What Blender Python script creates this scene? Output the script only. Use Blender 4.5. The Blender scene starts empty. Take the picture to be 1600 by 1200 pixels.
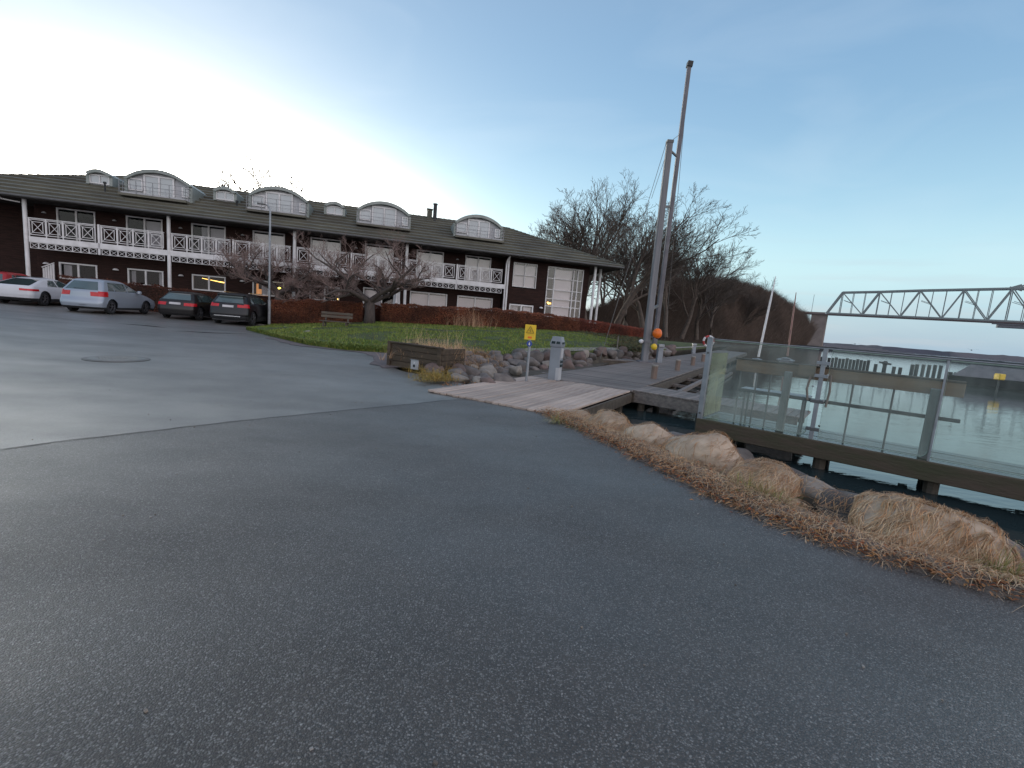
import bpy, bmesh, math, random
from mathutils import Vector, Matrix, noise
PI = math.pi
S = bpy.context.scene
COL = S.collection
rng = random.Random(7)

# ------------------------------------------------------------------ camera
F_PX = 730.0; ROLL = math.radians(4.7); PITCH = math.atan(101*math.cos(ROLL)/F_PX); EYE = 1.5
fw = Vector((0, math.cos(PITCH), -math.sin(PITCH))); up0 = Vector((0, math.sin(PITCH), math.cos(PITCH)))
rt = Vector((1, 0, 0))*math.cos(ROLL) + up0*math.sin(ROLL)
upv = up0*math.cos(ROLL) - Vector((1, 0, 0))*math.sin(ROLL)
cam_d = bpy.data.cameras.new('camera'); cam = bpy.data.objects.new('camera', cam_d); COL.objects.link(cam)
cam_d.sensor_width = 36; cam_d.lens = 36*F_PX/1600; cam_d.clip_start = 0.05; cam_d.clip_end = 12000
cam.matrix_world = Matrix(((rt.x, upv.x, -fw.x, 0), (rt.y, upv.y, -fw.y, 0), (rt.z, upv.z, -fw.z, EYE), (0, 0, 0, 1)))
S.camera = cam

# ------------------------------------------------------------------ sky, sun, exposure
SUN_AZ = math.radians(-37); SUN_EL = math.radians(5.0)
sdir = Vector((math.sin(SUN_AZ)*math.cos(SUN_EL), math.cos(SUN_AZ)*math.cos(SUN_EL), math.sin(SUN_EL)))
W = bpy.data.worlds.new('World'); S.world = W; W.use_nodes = True
nt = W.node_tree; nt.nodes.clear()
def wn(t, **k):
    n = nt.nodes.new(t)
    for a, v in k.items(): setattr(n, a, v)
    return n
out = wn('ShaderNodeOutputWorld'); tc = wn('ShaderNodeTexCoord'); sep = wn('ShaderNodeSeparateXYZ')
nt.links.new(tc.outputs['Generated'], sep.inputs[0])
ramp = wn('ShaderNodeValToRGB'); ramp.color_ramp.interpolation = 'B_SPLINE'
stops = [(0.0, (.20, .33, .45)), (.06, (.21, .35, .48)), (.095, (.30, .46, .55)), (.14, (.34, .51, .57)), (.22, (.255, .425, .54)),
         (.36, (.155, .285, .435)), (.55, (.12, .225, .375)), (1.0, (.20, .235, .29))]
el = ramp.color_ramp.elements
el[0].position = 0; el[0].color = (*stops[0][1], 1); el[1].position = 1; el[1].color = (*stops[-1][1], 1)
for p, c in stops[1:-1]:
    e_ = el.new(p); e_.color = (*c, 1)
nt.links.new(sep.outputs[2], ramp.inputs[0])
def wmath(op, a, b=None):
    n = wn('ShaderNodeMath', operation=op)
    for i, v in enumerate((a, b)):
        if v is None: continue
        if isinstance(v, (int, float)): n.inputs[i].default_value = v
        else: nt.links.new(v, n.inputs[i])
    return n.outputs[0]
dot = wn('ShaderNodeVectorMath', operation='DOT_PRODUCT'); dot.inputs[1].default_value = sdir
nt.links.new(tc.outputs['Generated'], dot.inputs[0])
dd = wmath('MAXIMUM', dot.outputs['Value'], 0.0)
zpos = wmath('MAXIMUM', sep.outputs[2], 0.0)
fall = wmath('POWER', wmath('SUBTRACT', 1.0, zpos), 4.5)
g1 = wmath('MULTIPLY', wmath('MULTIPLY', wmath('POWER', dd, 16.0), .85), fall)
g2 = wmath('MULTIPLY', wmath('MULTIPLY', wmath('POWER', dd, 5.0), 0.30), wmath('POWER', wmath('SUBTRACT', 1.0, zpos), 1.8))
flat = wn('ShaderNodeMapRange', interpolation_type='SMOOTHSTEP'); flat.inputs[1].default_value = .42; flat.inputs[2].default_value = .16
nt.links.new(sep.outputs[2], flat.inputs[0])
g0 = wmath('MULTIPLY', wmath('MULTIPLY', wmath('POWER', dd, 28.0), 9.5), wmath('POWER', flat.outputs[0], 4.0))   # bright core of the glow, burnt out in the photograph
def wscale(col, fac):
    n = wn('ShaderNodeVectorMath', operation='SCALE'); nt.links.new(fac, n.inputs['Scale'])
    if isinstance(col, tuple): n.inputs[0].default_value = col
    else: nt.links.new(col, n.inputs[0])
    return n.outputs[0]
def wadd(a, b):
    n = wn('ShaderNodeVectorMath', operation='ADD'); nt.links.new(a, n.inputs[0]); nt.links.new(b, n.inputs[1]); return n.outputs[0]
# thin cloud streaks low over the water
cmap = wn('ShaderNodeMapping'); cmap.inputs['Scale'].default_value = (2.2, 2.2, 34)
cno = wn('ShaderNodeTexNoise'); cno.inputs['Scale'].default_value = 1.6; cno.inputs['Detail'].default_value = 5
nt.links.new(tc.outputs['Generated'], cmap.inputs[0]); nt.links.new(cmap.outputs[0], cno.inputs['Vector'])
cr = wn('ShaderNodeMapRange'); cr.inputs[1].default_value = .5; cr.inputs[2].default_value = .72
nt.links.new(cno.outputs[0], cr.inputs[0])
lowm = wn('ShaderNodeMapRange'); lowm.inputs[1].default_value = .20; lowm.inputs[2].default_value = .10
nt.links.new(sep.outputs[2], lowm.inputs[0])
wmap = wn('ShaderNodeMapping'); wmap.inputs['Scale'].default_value = (1.2, 2.6, 5.0); wmap.inputs['Rotation'].default_value = (.2, .1, .5)
wno = wn('ShaderNodeTexNoise'); wno.inputs['Scale'].default_value = 2.2; wno.inputs['Detail'].default_value = 7; wno.inputs['Distortion'].default_value = .6
nt.links.new(tc.outputs['Generated'], wmap.inputs[0]); nt.links.new(wmap.outputs[0], wno.inputs['Vector'])
wr = wn('ShaderNodeMapRange'); wr.inputs[1].default_value = .48; wr.inputs[2].default_value = .8; wr.inputs[4].default_value = .16; nt.links.new(wno.outputs[0], wr.inputs[0])
cfac = wmath('MULTIPLY', wmath('MULTIPLY', cr.outputs[0], lowm.outputs[0]), .55)
cmix = wn('ShaderNodeMix', data_type='RGBA'); cmix.inputs['B'].default_value = (.31, .38, .46, 1)
wmix = wn('ShaderNodeMix', data_type='RGBA'); wmix.inputs['B'].default_value = (.46, .53, .60, 1)
nt.links.new(wr.outputs[0], wmix.inputs['Factor']); nt.links.new(ramp.outputs[0], wmix.inputs['A'])
nt.links.new(cfac, cmix.inputs['Factor']); nt.links.new(wmix.outputs['Result'], cmix.inputs['A'])
# the sky opposite the sunset: pale and faintly pink, as the window panes of the building mirror it
dot2 = wn('ShaderNodeVectorMath', operation='DOT_PRODUCT'); dot2.inputs[1].default_value = Vector((-sdir.x, -sdir.y, 0)).normalized()
nt.links.new(tc.outputs['Generated'], dot2.inputs[0])
anti = wmath('MULTIPLY', wmath('POWER', wmath('MAXIMUM', dot2.outputs['Value'], 0.0), .8), .75)
g3 = wscale((.95, .70, .62), anti)
total = wadd(g3, wadd(wadd(cmix.outputs["Result"], wscale((1.0, .97, .90), wmath('ADD', g0, g1))), wscale((.86, .96, 1.0), g2)))
bg = wn('ShaderNodeBackground'); bg.inputs[1].default_value = 0.95; nt.links.new(total, bg.inputs[0])
sky = wn('ShaderNodeTexSky', sky_type='NISHITA'); sky.sun_disc = False; sky.sun_elevation = SUN_EL; sky.sun_rotation = SUN_AZ
bg2 = wn('ShaderNodeBackground'); bg2.inputs[1].default_value = 0.05; nt.links.new(sky.outputs[0], bg2.inputs[0])
addw = wn('ShaderNodeAddShader'); nt.links.new(bg.outputs[0], addw.inputs[0]); nt.links.new(bg2.outputs[0], addw.inputs[1])
nt.links.new(addw.outputs[0], out.inputs[0])
sl = bpy.data.lights.new('sun', 'SUN'); sl.energy = 0.5; sl.angle = math.radians(10); sl.color = (1, .9, .78)
so = bpy.data.objects.new('sun', sl); COL.objects.link(so); so.rotation_euler = (-sdir).to_track_quat('-Z', 'Y').to_euler()
V = S.view_settings; V.view_transform = 'Standard'; V.look = 'None'; V.exposure = 0.57; V.gamma = 1; V.use_curve_mapping = False

# ------------------------------------------------------------------ projection helpers (photo pixel -> point at a real height or distance)
def ray(x, y): return fw + rt*((x-800)/F_PX) + upv*((600-y)/F_PX)
def G(x, y, z=0.0):
    d = ray(x, y); t = (z-EYE)/d.z; return Vector((d.x*t, d.y*t, z))
def D(x, y, Y):
    d = ray(x, y); t = Y/d.y; return Vector((d.x*t, Y, EYE+d.z*t))
def gz(x): return 0.021*max(0.0, -x-12)
def lerp_poly(pts, v, i=1, j=0):
    """value of coordinate j on a polyline that is monotone in coordinate i"""
    if v <= pts[0][i]: return pts[0][j]
    for a, b in zip(pts, pts[1:]):
        if v <= b[i]:
            t = (v-a[i])/(b[i]-a[i]); return a[j]+(b[j]-a[j])*t
    return pts[-1][j]
def along(pts, t):
    L = [0]
    for a, b in zip(pts, pts[1:]): L.append(L[-1]+(Vector(b)-Vector(a)).length)
    d = t*L[-1]
    for k in range(len(pts)-1):
        if d <= L[k+1] or k == len(pts)-2:
            u = (d-L[k])/max(1e-6, L[k+1]-L[k]); return Vector(pts[k]).lerp(Vector(pts[k+1]), min(1, u))

# ------------------------------------------------------------------ materials
def mat(name, c1, c2=None, rough=.7, scale=3.0, detail=6, bump=0.0, bscale=None, metal=0.0, stretch=(1, 1, 1), spec=.5, coord='Object',
        rand=0.0, emit=None, estr=0, ramp_lo=.35, ramp_hi=.68, vcol=False, coat=0, bdist=.02):
    m = bpy.data.materials.new(name); m.use_nodes = True; t = m.node_tree; N = t.nodes; b = N['Principled BSDF']
    b.inputs['Roughness'].default_value = rough; b.inputs['Metallic'].default_value = metal
    b.inputs['Specular IOR Level'].default_value = spec; b.inputs['Coat Weight'].default_value = coat
    c2 = c2 or tuple(v*.75 for v in c1)
    if coord == 'World':
        g = N.new('ShaderNodeNewGeometry'); src = g.outputs['Position']
    else:
        g = N.new('ShaderNodeTexCoord'); src = g.outputs['Object']
    mp = N.new('ShaderNodeMapping'); mp.inputs['Scale'].default_value = stretch; t.links.new(src, mp.inputs[0])
    no = N.new('ShaderNodeTexNoise'); no.inputs['Scale'].default_value = scale; no.inputs['Detail'].default_value = detail
    t.links.new(mp.outputs[0], no.inputs['Vector'])
    mr = N.new('ShaderNodeMapRange'); mr.inputs[1].default_value = ramp_lo; mr.inputs[2].default_value = ramp_hi; t.links.new(no.outputs[0], mr.inputs[0])
    mx = N.new('ShaderNodeMix'); mx.data_type = 'RGBA'; mx.inputs['A'].default_value = (*c1, 1); mx.inputs['B'].default_value = (*c2, 1)
    t.links.new(mr.outputs[0], mx.inputs['Factor']); colr = mx.outputs['Result']
    if vcol:
        at = N.new('ShaderNodeAttribute'); at.attribute_name = 'tint'
        m2 = N.new('ShaderNodeMix'); m2.data_type = 'RGBA'; m2.blend_type = 'MULTIPLY'; m2.inputs['Factor'].default_value = 1
        t.links.new(colr, m2.inputs['A']); t.links.new(at.outputs['Color'], m2.inputs['B']); colr = m2.outputs['Result']
    if rand:
        oi = N.new('ShaderNodeObjectInfo'); hs = N.new('ShaderNodeHueSaturation')
        r2 = N.new('ShaderNodeMapRange'); r2.inputs[3].default_value = 1-rand; r2.inputs[4].default_value = 1+rand
        t.links.new(oi.outputs['Random'], r2.inputs[0]); t.links.new(r2.outputs[0], hs.inputs['Value']); t.links.new(colr, hs.inputs['Color'])
        colr = hs.outputs[0]
    t.links.new(colr, b.inputs['Base Color'])
    if bump:
        n2 = N.new('ShaderNodeTexNoise'); n2.inputs['Scale'].default_value = bscale or scale*4; n2.inputs['Detail'].default_value = 5
        t.links.new(mp.outputs[0], n2.inputs['Vector'])
        bp = N.new('ShaderNodeBump'); bp.inputs['Strength'].default_value = bump; bp.inputs['Distance'].default_value = bdist
        t.links.new(n2.outputs[0], bp.inputs['Height']); t.links.new(bp.outputs[0], b.inputs['Normal'])
    if emit:
        b.inputs['Emission Color'].default_value = (*emit, 1); b.inputs['Emission Strength'].default_value = estr
    return m
def glass_mat(name, tint, transp=.75, rough=.03, dirt=None, spec_boost=1.5):
    m = bpy.data.materials.new(name); m.use_nodes = True; t = m.node_tree; N = t.nodes; N.clear()
    o = N.new('ShaderNodeOutputMaterial'); tr = N.new('ShaderNodeBsdfTransparent'); tr.inputs[0].default_value = (*tint, 1)
    gl = N.new('ShaderNodeBsdfGlossy'); gl.inputs['Roughness'].default_value = rough
    fr = N.new('ShaderNodeFresnel'); fr.inputs[0].default_value = spec_boost
    gb = N.new('ShaderNodeNewGeometry'); inv = N.new('ShaderNodeMath'); inv.operation = 'SUBTRACT'; inv.inputs[0].default_value = 1; t.links.new(gb.outputs['Backfacing'], inv.inputs[1])
    fm = N.new('ShaderNodeMath'); fm.operation = 'MULTIPLY'; t.links.new(fr.outputs[0], fm.inputs[0]); t.links.new(inv.outputs[0], fm.inputs[1])
    mx = N.new('ShaderNodeMixShader'); t.links.new(fm.outputs[0], mx.inputs[0]); t.links.new(tr.outputs[0], mx.inputs[1]); t.links.new(gl.outputs[0], mx.inputs[2])
    last = mx.outputs[0]
    if dirt:
        df = N.new('ShaderNodeBsdfDiffuse'); df.inputs[0].default_value = (*dirt[0], 1)
        tx = N.new('ShaderNodeTexCoord'); mp = N.new('ShaderNodeMapping'); mp.inputs['Scale'].default_value = (1.4, 1.4, .6)
        no = N.new('ShaderNodeTexNoise'); no.inputs['Scale'].default_value = 2.2; no.inputs['Detail'].default_value = 7
        t.links.new(tx.outputs['Object'], mp.inputs[0]); t.links.new(mp.outputs[0], no.inputs['Vector'])
        sp = N.new('ShaderNodeSeparateXYZ'); t.links.new(tx.outputs['Object'], sp.inputs[0])
        zr = N.new('ShaderNodeMapRange'); zr.inputs[1].default_value = .0; zr.inputs[2].default_value = .9; zr.inputs[3].default_value = 1.0; zr.inputs[4].default_value = .45
        t.links.new(sp.outputs[2], zr.inputs[0])
        mr = N.new('ShaderNodeMapRange'); mr.inputs[1].default_value = .3; mr.inputs[2].default_value = .75; mr.inputs[3].default_value = dirt[1]*.35; mr.inputs[4].default_value = dirt[1]*1.5
        t.links.new(no.outputs[0], mr.inputs[0])
        mu = N.new('ShaderNodeMath'); mu.operation = 'MULTIPLY'; t.links.new(mr.outputs[0], mu.inputs[0]); t.links.new(zr.outputs[0], mu.inputs[1])
        m2 = N.new('ShaderNodeMixShader'); t.links.new(mu.outputs[0], m2.inputs[0]); t.links.new(last, m2.inputs[1]); t.links.new(df.outputs[0], m2.inputs[2]); last = m2.outputs[0]
    t.links.new(last, o.inputs[0]); return m

def asphalt(name, dark, light, r0, r1, chip=.10, sheen=.5, film=.4):
    m = bpy.data.materials.new(name); m.use_nodes = True; t = m.node_tree; N = t.nodes; b = N['Principled BSDF']
    g = N.new('ShaderNodeNewGeometry'); P = g.outputs['Position']
    def noi(sc, det=5, st=None):
        n = N.new('ShaderNodeTexNoise'); n.inputs['Scale'].default_value = sc; n.inputs['Detail'].default_value = det
        if st:
            mp = N.new('ShaderNodeMapping'); mp.inputs['Scale'].default_value = st; t.links.new(P, mp.inputs[0]); t.links.new(mp.outputs[0], n.inputs['Vector'])
        else: t.links.new(P, n.inputs['Vector'])
        return n.outputs[0]
    def mr(x, a, b_, c=0, d=1):
        n = N.new('ShaderNodeMapRange'); n.inputs[1].default_value = a; n.inputs[2].default_value = b_; n.inputs[3].default_value = c; n.inputs[4].default_value = d
        t.links.new(x, n.inputs[0]); return n.outputs[0]
    def mix(f, a, b_, bt='MIX'):
        n = N.new('ShaderNodeMix'); n.data_type = 'RGBA'; n.blend_type = bt
        t.links.new(f, n.inputs['Factor'])
        for k, v in (('A', a), ('B', b_)):
            if isinstance(v, tuple): n.inputs[k].default_value = (*v, 1)
            else: t.links.new(v, n.inputs[k])
        return n.outputs['Result']
    big = noi(.28, 4); mid = noi(2.3, 5)
    base = mix(mr(big, .35, .68), dark, light)
    base = mix(mr(mid, .42, .75, 0, .45), base, tuple(v*1.5 for v in light))
    # aggregate: stones of several sizes set in the binder
    vo = N.new('ShaderNodeTexVoronoi'); vo.inputs['Scale'].default_value = 150; t.links.new(P, vo.inputs['Vector'])
    hsv = N.new('ShaderNodeSeparateColor'); t.links.new(vo.outputs['Color'], hsv.inputs[0])
    base = mix(mr(hsv.outputs[0], .6, 1, 0, .7), base, (chip, chip*.97, chip*.93))
    base = mix(mr(hsv.outputs[1], .97, .995, 0, .6), base, (.30, .29, .27))
    v3 = N.new('ShaderNodeTexVoronoi'); v3.inputs['Scale'].default_value = 68; t.links.new(P, v3.inputs['Vector'])
    s3 = N.new('ShaderNodeSeparateColor'); t.links.new(v3.outputs['Color'], s3.inputs[0])
    st = N.new('ShaderNodeMath'); st.operation = 'MULTIPLY'; t.links.new(mr(s3.outputs[0], .72, .8), st.inputs[0]); t.links.new(mr(v3.outputs['Distance'], .42, .26), st.inputs[1])
    base = mix(st.outputs[0], base, (chip*1.05, chip, chip*.93))
    sd_ = N.new('ShaderNodeMath'); sd_.operation = 'MULTIPLY'; t.links.new(mr(s3.outputs[1], .75, .8, 0, .8), sd_.inputs[0]); t.links.new(mr(v3.outputs['Distance'], .5, .3), sd_.inputs[1])
    base = mix(sd_.outputs[0], base, tuple(v*.3 for v in dark))
    base = mix(mr(vo.outputs['Distance'], .35, .75, 0, .8), base, tuple(v*.35 for v in dark))
    v2 = N.new('ShaderNodeTexVoronoi'); v2.inputs['Scale'].default_value = 26; t.links.new(P, v2.inputs['Vector'])
    sc2 = N.new('ShaderNodeSeparateColor'); t.links.new(v2.outputs['Color'], sc2.inputs[0])
    spot = N.new('ShaderNodeMath'); spot.operation = 'MULTIPLY'
    t.links.new(mr(sc2.outputs[0], .982, .985), spot.inputs[0]); t.links.new(mr(v2.outputs['Distance'], .16, .08), spot.inputs[1])
    base = mix(spot.outputs[0], base, (.34, .33, .31))
    t.links.new(base, b.inputs['Base Color'])
    # damp film: smoother where the large noise says so
    ro = mr(noi(.55, 6, (1, 1.6, 1)), .36, .64, r0, r1)
    t.links.new(ro, b.inputs['Roughness']); b.inputs['Specular IOR Level'].default_value = sheen
    cw = mr(noi(.35, 5, (1, 1.8, 1)), .38, .62, film*.35, film); t.links.new(cw, b.inputs['Coat Weight']); b.inputs['Coat Roughness'].default_value = .38
    h = N.new('ShaderNodeMath'); h.operation = 'MULTIPLY_ADD'; t.links.new(vo.outputs['Distance'], h.inputs[0]); h.inputs[1].default_value = -.8; t.links.new(noi(90, 6), h.inputs[2])
    bp = N.new('ShaderNodeBump'); bp.inputs['Strength'].default_value = 1.0; bp.inputs['Distance'].default_value = .005
    t.links.new(h.outputs[0], bp.inputs['Height']); t.links.new(bp.outputs[0], b.inputs['Normal'])
    return m

M = {}
M['asphalt_near'] = asphalt('near asphalt', (.038, .029, .022), (.068, .053, .041), .38, .60, .26, .75, .60)
M['asphalt_far'] = asphalt('old asphalt', (.100, .092, .080), (.19, .175, .155), .32, .52, .2, 1.0, .9)
M['tar'] = mat('tar', (.018, .017, .018), rough=.4)
M['soil'] = mat('soil', (.05, .042, .032), (.09, .075, .055), .95, 3, bump=.6, coord='World')
M['verge'] = mat('verge gravel', (.11, .09, .075), (.21, .175, .15), .95, 5, bump=.8, bscale=70, coord='World')
M['lawn'] = mat('lawn', (.042, .052, .016), (.075, .10, .024), .9, 1.3, bump=.7, bscale=30, coord='World')
M['gravel'] = mat('gravel path', (.20, .185, .165), (.28, .26, .235), .95, 4, bump=.6, bscale=60, coord='World')
M['cladding'] = mat('dark stained boards', (.022, .0115, .0095), (.042, .020, .016), .8, 2, stretch=(1, 1, 8), bump=.2, bscale=30, spec=.2)
M['white'] = mat('white paint', (.74, .72, .72), (.60, .58, .57), .5, 2.5)
M['roof'] = mat('roof tiles', (.095, .088, .070), (.15, .14, .105), .62, .5, bump=.3, bscale=25)
M['roofcap'] = mat('ridge tiles', (.06, .055, .045), (.12, .12, .085), .7, 3)
M['zinc'] = mat('dormer zinc', (.22, .245, .225), (.29, .31, .29), .5, 2, metal=.2)
M['dorm_panel'] = mat('dormer panel', (.46, .46, .47), (.38, .38, .40), .6, 2)
M['soffit'] = mat('soffit', (.03, .024, .02), rough=.8)
M['gutter'] = mat('gutter', (.12, .12, .12), (.09, .09, .09), .45, 2)
M['interior'] = mat('interior', (.06, .05, .042), (.035, .03, .027), .9, 1)
M['curtain'] = mat('curtain', (.72, .64, .62), (.60, .53, .52), .9, 3, stretch=(9, 1, .3))
M['pane'] = glass_mat('window pane', (.90, .91, .92), rough=.02, spec_boost=1.85)
M['pane_clear'] = glass_mat('clear window pane', (.80, .82, .84), rough=.02, spec_boost=1.42)
M['reflection_sheet'] = mat('pale blind', (.74, .64, .62), (.66, .57, .56), .9, .8)  # pinkish tone painted in place of the pale sky mirrored by the windows
M['rail'] = mat('rail metal', (.22, .22, .23), rough=.4, metal=.7)
M['steel'] = mat('galvanised steel', (.33, .34, .36), (.25, .26, .28), .45, 6, metal=.6)
M['mast'] = mat('mast wood', (.21, .205, .215), (.15, .148, .155), .6, 2, stretch=(5, 5, .5), bump=.2)
M['mast_dark'] = mat('mast dark', (.17, .16, .175), (.11, .105, .12), .5, 2)
M['wire'] = mat('wire', (.16, .15, .14), rough=.5, metal=.5)
M['plank_new'] = mat('ramp planks', (.52, .41, .34), (.34, .26, .215), .6, 2.2, stretch=(.7, 9, 9), bump=.35, bscale=9, rand=.22)
M['plank'] = mat('pier planks', (.21, .175, .155), (.115, .098, .088), .62, 2.2, stretch=(.8, 9, 9), bump=.35, bscale=9, rand=.22)
M['timber'] = mat('wet timber', (.062, .047, .035), (.115, .09, .067), .65, 2, stretch=(.6, 5, 5), bump=.4, bscale=8, rand=.15)
M['planter'] = mat('rotten planter wood', (.050, .034, .022), (.092, .066, .042), .8, 2, stretch=(.6, 5, 5), bump=.4, bscale=8, rand=.15)
M['timber_moss'] = mat('mossy timber', (.085, .060, .042), (.06, .056, .03), .85, 2.6, stretch=(.8, 3, 3), bump=.5, bscale=9)
M['board'] = mat('brown board', (.24, .155, .095), (.16, .105, .07), .6, 2, stretch=(.6, 5, 5), bump=.2)
M['post_grey'] = mat('grey timber post', (.24, .25, .24), (.16, .17, .155), .75, 3, stretch=(3, 3, .6), bump=.3)
M['deckwet'] = mat('wet platform planks', (.10, .105, .095), (.06, .075, .045), .25, 2.5, stretch=(.6, 8, 8), bump=.25, bscale=8, rand=.2)
M['glass'] = glass_mat('dirty glass', (.95, .97, .96), rough=.02, dirt=((.50, .56, .51), .27), spec_boost=1.45)
M['glass_end'] = glass_mat('algae glass', (.85, .9, .75), rough=.05, dirt=((.48, .50, .30), .50), spec_boost=1.5)
M['glass_edge'] = mat('glass edge', (.32, .42, .36), rough=.2)
M['bark'] = mat('bark', (.125, .095, .076), (.075, .06, .05), .9, 4)
M['bark_far'] = mat('bark of far trees', (.10, .08, .065), rough=.9)
M['bark_trunk'] = mat('gnarled trunk bark', (.10, .078, .068), (.055, .044, .04), .95, 5, stretch=(3, 3, .7), bump=.8, bscale=12)
M['bark_red'] = mat('fruit tree bark', (.27, .185, .16), (.17, .12, .105), .9, 4)
M['twigs'] = mat('twig mass', (.045, .030, .024), (.07, .05, .036), .95, .3)
M['hill'] = mat('wooded slope', (.030, .024, .020), (.045, .036, .028), .95, .2, coord='World')
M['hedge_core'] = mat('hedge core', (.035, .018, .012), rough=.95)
M['hedge'] = mat('beech hedge leaves', (.23, .078, .040), (.13, .05, .03), .8, 1.6, vcol=True)
M['grass'] = mat('grass blades', (.14, .205, .035), (.20, .25, .06), .8, .8, vcol=True, coord='World')
M['straw'] = mat('dry straw', (.62, .47, .31), (.50, .35, .22), .85, 2.5, vcol=True, coord='World')
M['leaf'] = mat('fallen leaves', (.42, .20, .085), (.26, .13, .06), .7, 9, vcol=True, coord='World')
M['shrub'] = mat('dark ground cover', (.04, .05, .022), (.075, .07, .035), .9, 3, vcol=True)
M['rock'] = mat('grey fieldstone', (.105, .092, .086), (.18, .155, .14), .8, 3.5, bump=.5, bscale=14, rand=.35)
M['rock_red'] = mat('reddish fieldstone', (.15, .105, .092), (.095, .07, .062), .8, 3.5, bump=.5, bscale=14, rand=.3)
M['rock_pale'] = mat('pale fieldstone', (.29, .255, .22), (.19, .165, .14), .8, 3.5, bump=.4, bscale=14, rand=.2)
M['rock_tan'] = mat('tan lichened stone', (.50, .39, .29), (.36, .28, .21), .85, 5, bump=.6, bscale=18, rand=.12)
M['bollard'] = mat('bollard wood', (.23, .16, .125), (.15, .105, .085), .7, 4, stretch=(4, 4, .6), bump=.3)
M['yellow'] = mat('sign yellow', (.90, .58, .03), rough=.4)
M['black'] = mat('black print', (.012, .012, .012), rough=.5)
M['blue'] = mat('sign blue', (.03, .07, .32), rough=.4)
M['pedestal'] = mat('pedestal grey', (.26, .28, .31), (.21, .225, .25), .45, 3)
M['darkglass'] = mat('dark lens', (.02, .035, .04), rough=.15)
M['orange'] = mat('orange buoy', (.85, .17, .012), (.65, .12, .01), .35, 6)
M['red'] = mat('red', (.45, .03, .03), rough=.4)
M['bridge'] = mat('bridge steel', (.27, .29, .285), (.21, .23, .23), .7, .1)
M['bridge_deck'] = mat('bridge deck', (.12, .085, .085), (.15, .12, .12), .8, .1)
M['pier'] = mat('pier concrete', (.25, .195, .175), (.19, .145, .13), .9, .15)
M['iron'] = mat('cast iron', (.27, .27, .26), (.20, .20, .19), .45, 20, metal=.5, bump=.5, bscale=60)
M['rubber'] = mat('tyre rubber', (.018, .018, .02), rough=.8)
M['rim'] = mat('alloy rim', (.30, .30, .32), rough=.35, metal=.8)
M['carglass'] = mat('car glass', (.05, .075, .075), (.06, .09, .09), .05, 1, spec=1.0, coat=1.0)
M['taillight'] = mat('tail light', (.55, .012, .02), (.40, .01, .015), .15, 8)
M['plate'] = mat('number plate', (.66, .64, .66), rough=.4)
M['trim'] = mat('black plastic trim', (.022, .022, .024), rough=.6)
M['chrome'] = mat('chrome', (.6, .6, .62), rough=.15, metal=1)
M['warm'] = mat('lamp glow', (.9, .7, .4), rough=.5, emit=(1, .55, .12), estr=4)
M['warmpanel'] = mat('warm lit panel', (.6, .3, .12), rough=.6, emit=(1, .42, .14), estr=.45)
M['yellowlamp'] = mat('yellow lamp glow', (.9, .8, .2), rough=.5, emit=(1, .78, .10), estr=3.5)
M['shore'] = mat('far shore', (.10, .095, .12), (.075, .08, .10), .95, .01, coord='World')
M['rip'] = mat('breakwater stone', (.11, .11, .115), (.07, .07, .075), .9, .5, coord='World', bump=.6)
M['pinkpath'] = mat('brick dust path', (.155, .125, .12), (.115, .095, .095), .8, 2.5, coord='World', bump=.4, bscale=50)
# water
wm = bpy.data.materials.new('fjord water'); wm.use_nodes = True; t = wm.node_tree; b = t.nodes['Principled BSDF']
b.inputs['Base Color'].default_value = (.026, .042, .046, 1); b.inputs['Roughness'].default_value = .035; b.inputs['IOR'].default_value = 1.36
g = t.nodes.new('ShaderNodeNewGeometry'); mp = t.nodes.new('ShaderNodeMapping'); mp.inputs['Scale'].default_value = (1, 2.2, 1); mp.inputs['Rotation'].default_value = (0, 0, .5)
t.links.new(g.outputs['Position'], mp.inputs[0])
n1 = t.nodes.new('ShaderNodeTexNoise'); n1.inputs['Scale'].default_value = 1.3; n1.inputs['Detail'].default_value = 4; t.links.new(mp.outputs[0], n1.inputs['Vector'])
bp = t.nodes.new('ShaderNodeBump'); bp.inputs['Strength'].default_value = .16; bp.inputs['Distance'].default_value = .05
t.links.new(n1.outputs[0], bp.inputs['Height']); t.links.new(bp.outputs[0], b.inputs['Normal']); M['water'] = wm

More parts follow.
